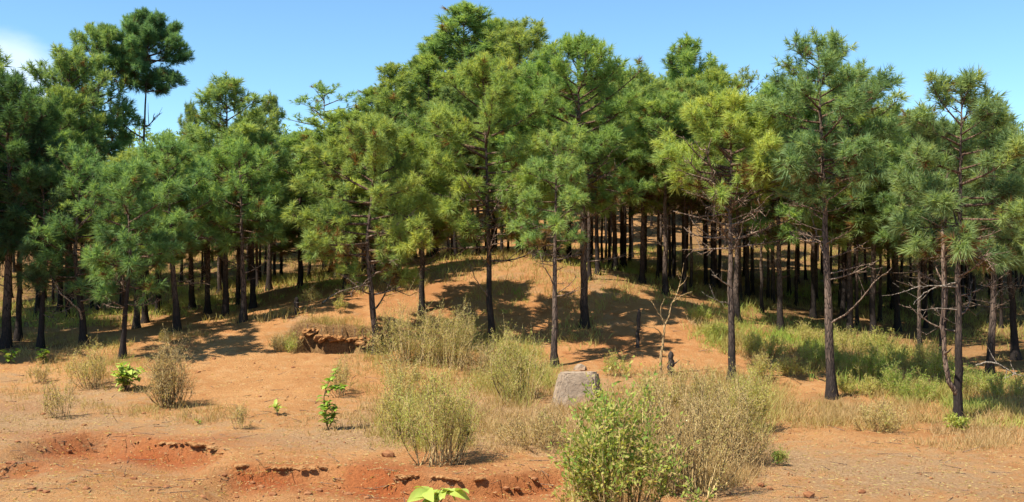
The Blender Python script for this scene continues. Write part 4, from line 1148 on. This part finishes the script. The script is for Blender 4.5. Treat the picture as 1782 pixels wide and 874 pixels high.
# the ragged overhanging rim of the eroded bank: blocks of soil and hanging roots
rb_ = np.random.default_rng(411)
c = np.array([(PIT['x0'] + PIT['x1']) / 2, PIT['yb'], float(H(np.array([-6.2]), np.array([PIT['yb'] + .8]))[0])])
bank = thing('eroded_bank', c, 'ragged undercut bank of red soil with hanging roots in the slope', 'bank')
BL = [lump('soil_block', 500 + k, .20, .16, .10, SOIL, .25, 2) for k in range(5)]
for k in range(20):
    x = PIT['x0'] + .15 + (PIT['x1'] - PIT['x0'] - .3) * (k + rb_.uniform(0, .8)) / 20
    yb = PIT['yb'] + 0.55 * fbm(np.array(x), np.array(1.0), 31, 4) + 0.25 * fbm(np.array(x * 3), np.array(9.0), 32, 3)
    zt = float(H(np.array([x]), np.array([float(yb) + .25]))[0])
    o = link('soil_block', BL[k % 5], bank, np.array([x, float(yb) - rb_.uniform(.02, .16), zt - rb_.uniform(.2, .6)]) - c)
    o.rotation_euler = (rb_.normal(0, .2), rb_.normal(0, .2), rb_.uniform(0, 6)); z = rb_.uniform(.6, 1.25); o.scale = (z, z, z)
    if k % 2:
        a = Acc(); p = np.array([x, float(yb) - .12, zt - .08]) - c
        l = rb_.uniform(.3, .7)
        tube(a, [p, p + np.array([rb_.normal(0, .06), -.08, -l * .4]), p + np.array([rb_.normal(0, .12), -.05, -l])], [.014, .01, .004], 4)
        link('root', a.mesh('root', DEADWOOD, True), bank)
# crumbling edges of the foreground scarps
rs_ = np.random.default_rng(512)
SB = [lump('soil_block', 540 + k, .11, .08, .055, SOIL, .24, 1) for k in range(6)]
for k, (E, nb, lab) in enumerate([(LEDGES[0][0], 110, 'crumbling red scarp edge running across the foreground behind the sapling'), (LEDGES[1][0], 80, 'broken soil scarp curving across the near ground in front of the twiggy shrubs'),
                                  (LEDGES[2][0], 14, 'short low soil step at the near corner of the ground')]):
    x = E[len(E) // 2, 0]; y = E[len(E) // 2, 1]
    c = np.array([x, y, float(H(np.array([x]), np.array([y + .3]))[0])])
    t = thing('soil_scarp', c, lab, 'scarp')
    for q in range(nb):
        x = E[0, 0] + (E[-1, 0] - E[0, 0]) * rs_.uniform(.03, .97)
        if vnoise(np.array(x * .9), np.array(k * 7.7), 61) < .5: continue
        y = float(np.interp(x, E[:, 0], E[:, 1]) + 0.12 * fbm(np.array(x * 1.1), np.array(3.3), 21) + 0.05 * fbm(np.array(x * 5), np.array(0.0), 22))
        drop = rs_.random() < .35
        yy = y - (rs_.uniform(.2, .7) if drop else rs_.uniform(-.02, .10))
        z = float(H(np.array([x]), np.array([yy if drop else y + .12]))[0]) + (.0 if drop else rs_.uniform(-.065, -.035))
        o = link('soil_block', SB[q % 6], t, np.array([x, yy, z]) - c)
        o.rotation_euler = (rs_.normal(0, .13), rs_.normal(0, .13), rs_.uniform(-.5, .5)); zz = rs_.uniform(.35, .95) * (.5 if drop else 1); o.scale = (zz * rs_.uniform(1, 1.8), zz, zz * .85)
